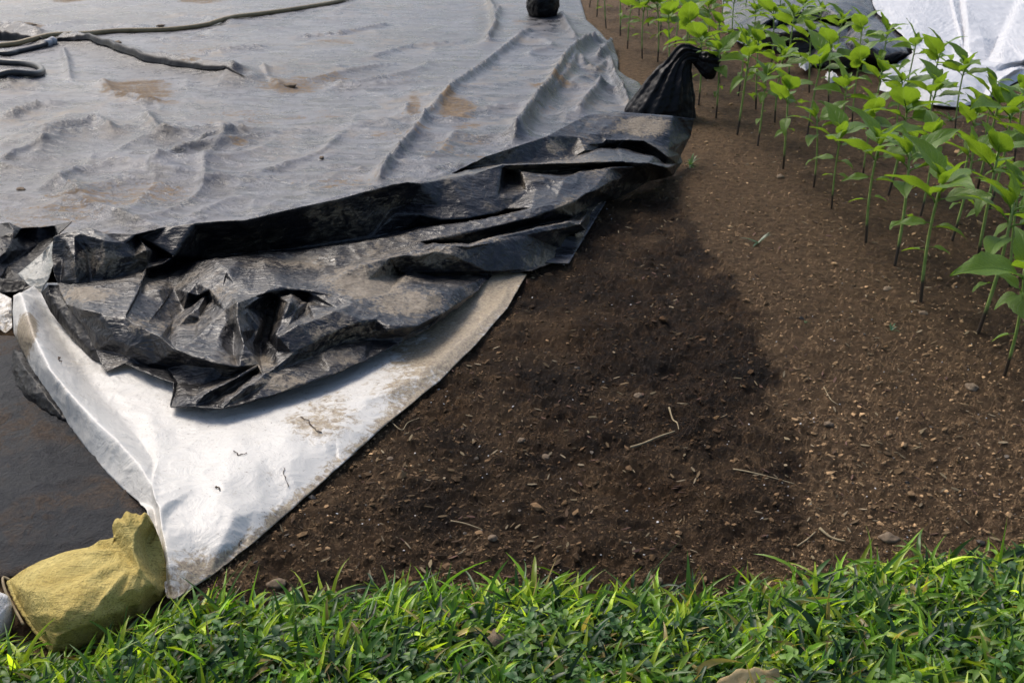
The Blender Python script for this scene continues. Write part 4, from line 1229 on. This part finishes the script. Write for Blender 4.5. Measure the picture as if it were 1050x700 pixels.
for k in range(7):
    if k not in used:
        for ch in list(protos[k].children): bpy.data.objects.remove(ch)
        bpy.data.objects.remove(protos[k])

# ------------------------------------------------------------------ grass strip
GT = [(-300, 680), (0, 686), (60, 712), (110, 692), (175, 648), (230, 640), (300, 634), (380, 630), (450, 628), (600, 624), (680, 620), (730, 632), (770, 634), (810, 618), (860, 606), (950, 594), (1050, 582), (1350, 560)]
def grass_edge(x):
    return np.interp(x, [p[0] for p in GT], [p[1] for p in GT])

def in_sack(px, py):
    return poly_dist(px, py, [(0, 590), (14, 640), (48, 678), (112, 660), (176, 612), (150, 540), (60, 560)]) > -2

def scatter(n, g, y0=0, edge_soft=10):
    px = g.uniform(-240, 1400, int(n * 1.2)); n = len(px); e = grass_edge(px)
    py = e + y0 + g.random(n) ** 1.0 * (905 - e)
    jit = g.normal(0, edge_soft, n) * (py < e + 25)
    py = py + jit
    k = ~in_sack(px, py)
    px, py = px[k], py[k]
    ang = TH + np.arctan((py - 350) / F)
    y = H / np.tan(ang); x = (px - 525) / F * (y * CT + H * ST)
    return x, y, px, py

def mound(x, y):
    px, py = to_px(x, y)
    return .03 * sstep(0, 50, py - grass_edge(px)) + .012 * fbm(x, y, .3, 2, 8)

def build_blades(name, label, cat, nt, per, seed, lenr, wr, elev, pal, pw, edge=False):
    g = np.random.default_rng(seed)
    x, y, px, py = scatter(nt, g)
    if edge:
        k = np.abs(py - grass_edge(px)) < 14
        x, y, px, py = x[k], y[k], px[k], py[k]
    dens = sstep(-.5, .1, fbm(x, y, .22, 2, 13)) if not edge else np.ones_like(x)
    k = g.random(len(x)) < .35 + .65 * dens
    x, y, px, py = x[k], y[k], px[k], py[k]
    m = len(x)
    rep = g.integers(per[0], per[1] + 1, m)
    ti = np.repeat(np.arange(m), rep); n = len(ti)
    lean_az = g.uniform(0, 6.28, m)[ti]
    az = g.uniform(0, 6.28, n)
    # the tufts lean a little towards the upper right like the photo's
    az = np.where(g.random(n) < .35, g.normal(.75, .6, n), az)
    L = g.lognormal(0, .28, n) * lenr
    size_t = g.uniform(.65, 1.3, m)[ti]
    L = np.minimum(L * size_t, lenr * 1.75)
    W = wr * g.uniform(.6, 1.35, n) * np.sqrt(size_t)
    el = np.clip(g.normal(elev, .45, n), .05, 1.52)
    bend = g.uniform(.2, 1.9, n)
    hb = g.uniform(0, .03, n)
    bx = x[ti] + g.normal(0, .006, n); by = y[ti] + g.normal(0, .006, n); bz = mound(x, y)[ti] + hb - .01
    S = 7
    V = np.zeros((n, S, 3, 3))
    cx = np.cos(az); sx = np.sin(az)
    px_, pz_ = np.zeros(n), np.zeros(n)
    twist = g.normal(0, .5, n)
    sidebend = g.normal(0, .35, n)
    for s in range(S):
        t = s / (S - 1)
        w = W * np.where(t < .25, .65 + 1.4 * t, 1.0) * (1 - max(0, t - .3) ** 1.6 * 1.76 / 1.0) if s < S - 1 else W * .02
        w = np.maximum(w, W * .02)
        e = el - bend * t
        if s:
            px_ = px_ + np.cos(e) * L / (S - 1); pz_ = pz_ + np.sin(e) * L / (S - 1)
        latx = sidebend * L * t * t
        ox = bx + px_ * cx - latx * sx; oy = by + px_ * sx + latx * cx; oz = bz + pz_
        tw = twist * t * 1.5
        wx_ = -sx * np.cos(tw); wy_ = cx * np.cos(tw); wz_ = np.sin(tw)
        nx_, ny_, nz_ = -np.sin(e) * cx, -np.sin(e) * sx, np.cos(e)
        for q, sgn in enumerate((-1, 0, 1)):
            off = (abs(sgn)) * w * .22
            V[:, s, q, 0] = ox + sgn * w * wx_ * .5 + nx_ * off
            V[:, s, q, 1] = oy + sgn * w * wy_ * .5 + ny_ * off
            V[:, s, q, 2] = np.maximum(oz + sgn * w * wz_ * .5 + nz_ * off, .002)
    base = np.arange(n)[:, None] * (S * 3)
    quads = []
    for s in range(S - 1):
        for q in range(2):
            a = s * 3 + q
            quads.append(base + np.array([a, a + 1, a + 4, a + 3])[None])
    Fc = np.stack(quads, 1).reshape(-1, 4)
    pal = np.array(pal)
    tc_ = g.choice(len(pal), m, p=pw)[ti]
    own = g.choice(len(pal), n, p=pw)
    c = np.where((g.random(n) < .55)[:, None], pal[tc_], pal[own]) * g.lognormal(.08, .33, n)[:, None]
    cc = np.repeat(c[:, None, :], S * 3, 1).reshape(n, S, 3, 3)
    tip = (g.random(n) < .07)
    cc[tip, S - 2:] = np.array([.16, .10, .04])
    ob = mesh_obj(name, V.reshape(-1, 3), Fc, M['grass'], cols=cc.reshape(-1, 3))
    return tag(ob, label, cat, kind='stuff')

PAL = [(.058, .135, .018), (.17, .30, .024), (.020, .056, .020), (.38, .48, .036), (.32, .24, .09)]
build_blades('grass', 'dense green grass strip along the bottom edge of the soil', 'grass', 11000, (3, 6), 3, .058, .0118, .80, PAL, [.30, .30, .20, .17, .03])
build_blades('tall_grass', 'taller bright grass blades sticking up along the edge of the soil', 'grass', 9000, (2, 4), 6, .080, .0098, 1.10,
             PAL, [.28, .38, .08, .24, .02], edge=True)

def build_clover(n, seed):
    g = np.random.default_rng(seed)
    x, y, px, py = scatter(n * 2, g, 25)
    k = g.random(len(x)) < sstep(-.15, .25, fbm(x, y, .25, 2, 29)) * sstep(0, 60, py - grass_edge(px))
    x, y = x[k][:n], y[k][:n]; m = len(x)
    z0 = mound(x, y) + g.uniform(.015, .062, m)
    V, Fc, C = [], [], []
    pal = np.array([(.042, .115, .026), (.062, .145, .03), (.034, .09, .028), (.085, .18, .034)])
    for i in range(m):
        s = g.uniform(.008, .0145); a0 = g.uniform(0, 6.28); tx, ty = g.normal(0, .35, 2); c = pal[g.integers(4)] * g.lognormal(0, .2)
        fold = g.uniform(.1, .5)
        for q in range(3):
            a = a0 + q * 2.094; ca, sa = math.cos(a), math.sin(a); b = len(V)
            loc = [(0, 0), (.45, -.42), (.85, -.46), (1.05, -.22), (.98, 0), (1.05, .22), (.85, .46), (.45, .42)]
            for lx, ly in loc:
                hx = lx * s * ca - ly * s * sa; hy = lx * s * sa + ly * s * ca
                V.append((x[i] + hx, y[i] + hy, z0[i] + hx * tx + hy * ty + abs(ly) * s * fold - .12 * lx * lx * s)); C.append(c)
            Fc += [(b, b + 1, b + 2, b + 3, b + 4), (b, b + 4, b + 5, b + 6, b + 7)]
        b = len(V); r = .0007
        for zz_ in (0, 1):
            for dx, dy in ((r, 0), (-r, r), (-r, -r)):
                V.append((x[i] + dx, y[i] + dy, z0[i] if zz_ else -.005)); C.append(pal[0])
        Fc += [(b, b + 1, b + 4, b + 3), (b + 1, b + 2, b + 5, b + 4), (b + 2, b, b + 3, b + 5)]
    ob = mesh_obj('clover', V, Fc, M['clover'], cols=np.array(C))
    tag(ob, 'low clover leaves filling the gaps between the grass blades', 'clover', kind='stuff')

def build_weeds(n, seed):
    g = np.random.default_rng(seed)
    x, y, px, py = scatter(n * 2, g, 12)
    k = g.random(len(x)) < .25 + .75 * sstep(-.2, .2, fbm(x, y, .2, 2, 47))
    x, y = x[k][:n], y[k][:n]; m = len(x)
    z0 = mound(x, y) + g.uniform(.01, .05, m)
    V, Fc, C = [], [], []
    pal = np.array([(.055, .135, .024), (.085, .185, .026), (.042, .10, .03), (.13, .235, .032)])
    for i in range(m):
        c = pal[g.integers(4)] * g.lognormal(0, .2); a0 = g.uniform(0, 6.28)
        for q in range(g.integers(4, 8)):
            a = a0 + q * 2.4; L = g.uniform(.018, .038); w = L * g.uniform(.17, .27); e = g.uniform(.1, .9); b = len(V)
            ca, sa = math.cos(a), math.sin(a)
            for s_ in range(6):
                t = s_ / 5; ww = w * (math.sin(math.pi * min(1, .08 + t * .92) ** .8) + .02)
                r = L * t * math.cos(e); h = L * (t * math.sin(e) - .5 * t * t) + q * .003
                for sg in (-1, 0, 1):
                    V.append((x[i] + ca * r - sa * ww * sg, y[i] + sa * r + ca * ww * sg, z0[i] + h + abs(sg) * ww * .35)); C.append(c)
            for s_ in range(5):
                for q2 in (0, 1):
                    o_ = b + s_ * 3 + q2; Fc.append((o_, o_ + 1, o_ + 4, o_ + 3))
    ob = mesh_obj('broadleaf_weeds', V, Fc, M['clover'], cols=np.array(C))
    tag(ob, 'small leafy weeds growing among the grass blades', 'weeds', kind='stuff')
build_weeds(800, 44)
build_clover(1900, 4)

# ------------------------------------------------------------------ small things on soil and sheets
def lump(name, px, py, size, mat, label, cat, group=None, seed=0, on_sheet=False, flat=.6, ax=(1, .8)):
    bm = bmesh.new(); bmesh.ops.create_icosphere(bm, subdivisions=3, radius=1)
    g = random.Random(seed)
    for v in bm.verts:
        n = 1 + .35 * mnoise.noise(v.co * 1.3 + Vector((seed * 3.7, 0, 0))) + .18 * mnoise.noise(v.co * 3.1 + Vector((0, seed, 0)))
        v.co = Vector((v.co.x * ax[0], v.co.y * ax[1], v.co.z * flat)) * n * size
    ob = bm_obj(name, bm, M[mat])
    p = P(px, py, .05 if on_sheet else 0)
    zz_ = sheet_z(p.x, p.y) if on_sheet else gz(p.x, p.y)
    ob.location = (p.x, p.y, zz_ + size * flat * .25); ob.rotation_euler.z = g.uniform(0, 6)
    return tag(ob, label, cat, group)
ST_G = 'stones lying on the bare soil'
for i, (a, b, s, lab) in enumerate([
        (997, 395, .022, 'flat brown stone on pale soil, nearest the right frame edge'),
        (910, 297, .020, 'round brown stone among the front row of seedlings'),
        (947, 320, .016, 'small brown stone just below the third front seedling'),
        (800, 181, .024, 'brown stone beside the front seedlings below the knotted bag'),
        (690, 168, .02, 'tan stone by the right end of the black folds'),
        (505, 547, .014, 'small tan stone on dark soil above the grass'),
        (535, 447, .014, 'pale yellowish stone on dark soil in the middle'),
        (560, 462, .013, 'ochre stone on dark soil near the middle'),
        (655, 402, .018, 'oval brown stone at the edge of the dark soil'),
        (912, 550, .024, 'large brown clod stone on soil above the right grass'),
        (283, 592, .022, 'reddish brown stone by the grass right of the white sheet tip'),
        (400, 466, .011, 'orange stone near the right edge of the white sheet'),
        (850, 432, .014, 'brown stone on the pale soil right of centre'),
        (672, 592, .020, 'brown clod at the grass edge in the middle')]):
    lump('stone', a, b, s, 'stone', lab, 'stone', ST_G, i, flat=.5)
CL_G = 'dirt clumps lying on the dusty tarp'
for i, (a, b, s, lab) in enumerate([
        (297, 89, .045, 'dark dirt clump in the middle of the dusty tarp'),
        (122, 49, .035, 'dirt clump on the tarp just below the olive hose'),
        (165, 27, .035, 'dirt clump on the tarp touching the olive hose from behind'),
        (30, 29, .06, 'wide dirt clump on the tarp at upper left behind the hose'),
        (22, 197, .025, 'yellowish dirt clump on the tarp at lower left'),
        (330, 164, .018, 'small dirt clump on the tarp near the black folds')]):
    lump('dirt_clump', a, b, s, 'stone', lab, 'dirt clump', CL_G, 40 + i, on_sheet=True, flat=.4, ax=(1.3, .7))
lump('soil_clod', 510, 678, .03, 'stone', 'brown soil clod half hidden in the grass at the bottom', 'soil clod', None, 77, flat=.8).location.z = .05

def stick(name, pl, rad, mat, label, cat, group=None, z=None, on=None):
    pts = []
    for q in pl:
        h = q[2] if len(q) > 2 else 0
        p = P(q[0], q[1], h)
        if len(q) == 2: p.z = gz(p.x, p.y) + rad + .003
        pts.append(p)
    base = pts[0].copy()
    sm = smooth_line([p - base for p in pts], 5)
    V, Fc = tube_data(sm, [rad * (1 - .5 * i / len(sm)) for i in range(len(sm))], 6)
    ob = mesh_obj(name, V, Fc, M[mat]); ob.location = base
    return tag(ob, label, cat, group)
SG = 'dry straws on the bare soil'
for pl, r, lab in [
        ([(686, 419), (690, 428), (694, 436), (696, 442)], .003, 'short dry stalk pointing at the camera in the dark soil'),
        ([(647, 453), (660, 449), (675, 446), (692, 444)], .004, 'forked looking pale stalk lying level in the dark soil'),
        ([(752, 478), (770, 483), (790, 488), (815, 494)], .0022, 'long thin straw on the soil right of the dark patch'),
        ([(840, 545), (852, 552), (866, 558)], .004, 'thick brown straw just above the right grass'),
        ([(818, 556), (828, 551), (836, 547)], .003, 'pale straw just above the grass near the centre right'),
        ([(402, 432), (412, 438), (418, 430), (430, 428)], .002, 'bent straw beside the right edge of the white sheet'),
        ([(845, 395), (852, 408), (860, 412)], .002, 'thin straw on the pale soil below the seedlings'),
        ([(462, 528), (478, 531), (495, 536)], .002, 'thin straw on the dark soil left of centre')]:
    stick('straw', pl, r, 'straw', lab, 'straw', SG)
# height of the white sheet for the bits lying on it
from mathutils.bvhtree import BVHTree
_dg = bpy.context.evaluated_depsgraph_get()
_bvh = BVHTree.FromPolygons([v.co[:] for v in ws.data.vertices], [p.vertices[:] for p in ws.data.polygons])
def on_white(px, py):
    d = (P(px, py, 0) - Vector((0, 0, H))).normalized()
    hit = _bvh.ray_cast(Vector((0, 0, H)), d)
    return hit[0] + Vector((0, 0, .003)) if hit[0] else P(px, py, .05)
RG = 'root bits stuck on the white sheet'
for pl, r, lab in [
        ([(308, 428), (316, 432), (322, 440), (330, 444)], .0022, 'long dark root bit high on the white sheet'),
        ([(240, 463), (246, 467), (253, 465)], .002, 'curled dark root bit at the centre of the white sheet'),
        ([(291, 480), (292, 492), (296, 500)], .0016, 'thin dark root bit near the right side of the white sheet'),
        ([(222, 499), (226, 503)], .0022, 'short dark root bit low on the white sheet'),
        ([(60, 367), (63, 372)], .003, 'reddish brown bit on the left rim of the white sheet'),
        ([(245, 560), (248, 555)], .0018, 'short root bit close to the lower right edge of the white sheet')]:
    pts = [on_white(a, b) for a, b in pl]
    base = pts[0].copy(); sm = smooth_line([p - base for p in pts], 5)
    for q in range(1, len(sm) - 1): sm[q] += Vector((random.uniform(-1, 1), random.uniform(-1, 1), 0)) * .0035
    V, Fc = tube_data(sm, [r * random.uniform(.35, .95) for _ in sm], 6)
    ob = mesh_obj('root_bit', V, Fc, M['root']); ob.location = base
    tag(ob, lab, 'root bit', RG)

# small weeds on the soil
def weed(px, py, n, L, label, seed, col=(.07, .16, .03)):
    g = random.Random(seed); p = P(px, py, 0); V, Fc = [], []
    for k in range(n):
        a = g.uniform(0, 6.28); e = g.uniform(.15, 1.0); l = L * g.uniform(.6, 1.2); w = l * .07
        b = len(V)
        for s in range(5):
            t = s / 4; r = l * t * math.cos(e); h = l * (t * math.sin(e) - .35 * t * t); ww = w * (1 - t) ** .6 + .0002
            c = Vector((math.cos(a) * r, math.sin(a) * r, max(h, .002))); sd = Vector((-math.sin(a), math.cos(a), 0)) * ww
            V += [c - sd, c + sd]
        for s in range(4): Fc.append((b + 2 * s, b + 2 * s + 1, b + 2 * s + 3, b + 2 * s + 2))
    ob = mesh_obj('grass_tuft', V, Fc, M['grass'], cols=np.tile(np.array(col), (len(V), 1)))
    ob.location = (p.x, p.y, gz(p.x, p.y))
    return tag(ob, label, 'weed', 'small weeds on the bare soil')
weed(708, 168, 14, .10, 'small green weed tuft beside the right end of the black folds', 1)
weed(778, 248, 7, .10, 'sparse flat weed on the soil below the front seedlings', 2, (.06, .12, .05))
weed(914, 337, 6, .05, 'tiny bluish green sprout on soil below the front row', 3, (.07, .16, .08))
weed(826, 327, 5, .03, 'tiny green sprout left of the front row near the right', 4, (.08, .16, .05))
weed(975, 122, 10, .10, 'green weed at the lower edge of the white tarp', 5, (.09, .2, .04))

# dead leaf in the grass at the bottom edge
g = random.Random(3); V, Fc = [], []
nu, nv = 14, 8
for i in range(nu + 1):
    for j in range(nv + 1):
        u, v = i / nu, j / nv
        x = (u - .5) * .16; y = (v - .5) * .075 * (1 - .4 * (2 * u - 1) ** 2 + .1 * math.sin(u * 21))
        V.append((x, y, .012 * math.sin(u * 4.2) + .02 * (2 * v - 1) ** 2 + .004 * mnoise.noise(Vector((u * 6, v * 6, 0))) + .03 * max(0, u - .8)))
for i in range(nu):
    for j in range(nv):
        a = i * (nv + 1) + j; Fc.append((a, a + nv + 1, a + nv + 2, a + 1))
dl = mesh_obj('dead_leaf', V, Fc, M['dead'])
md = dl.modifiers.new('thickness', 'SOLIDIFY'); md.thickness = .002
dl.location = P(770, 706, .07); dl.rotation_euler = (.3, -.1, .2); dl.scale = (.8, .8, .8)
tag(dl, 'curled brown dead leaf in the grass at the bottom frame edge', 'dead leaf')

# ------------------------------------------------------------------ light
world = bpy.data.worlds.new('World'); SC.world = world; world.use_nodes = True
wt = world.node_tree; bg = wt.nodes['Background']
sky = wt.nodes.new('ShaderNodeTexSky'); sky.sky_type = 'NISHITA'; sky.sun_disc = False
SUN_EL, SUN_AZ = R(50), R(-40)      # azimuth from +Y, clockwise seen from above positive
sky.sun_elevation = SUN_EL; sky.sun_rotation = SUN_AZ
sky.air_density = 1.0; sky.dust_density = 3.2; sky.ozone_density = 1.0
wt.links.new(sky.outputs[0], bg.inputs[0]); bg.inputs[1].default_value = .092
sd = bpy.data.lights.new('sun', 'SUN'); sd.energy = 1.5; sd.angle = R(28); sd.color = (1, .93, .84)
so = bpy.data.objects.new('sun', sd); COL.objects.link(so)
dirv = Vector((math.sin(SUN_AZ) * math.cos(SUN_EL), math.cos(SUN_AZ) * math.cos(SUN_EL), math.sin(SUN_EL)))
so.rotation_euler = (-dirv).to_track_quat('-Z', 'Y').to_euler()
so.location = dirv * 20
vs = SC.view_settings
vs.view_transform = 'Standard'; vs.look = 'None'; vs.exposure = 0.95; vs.gamma = 1.0; vs.use_curve_mapping = False
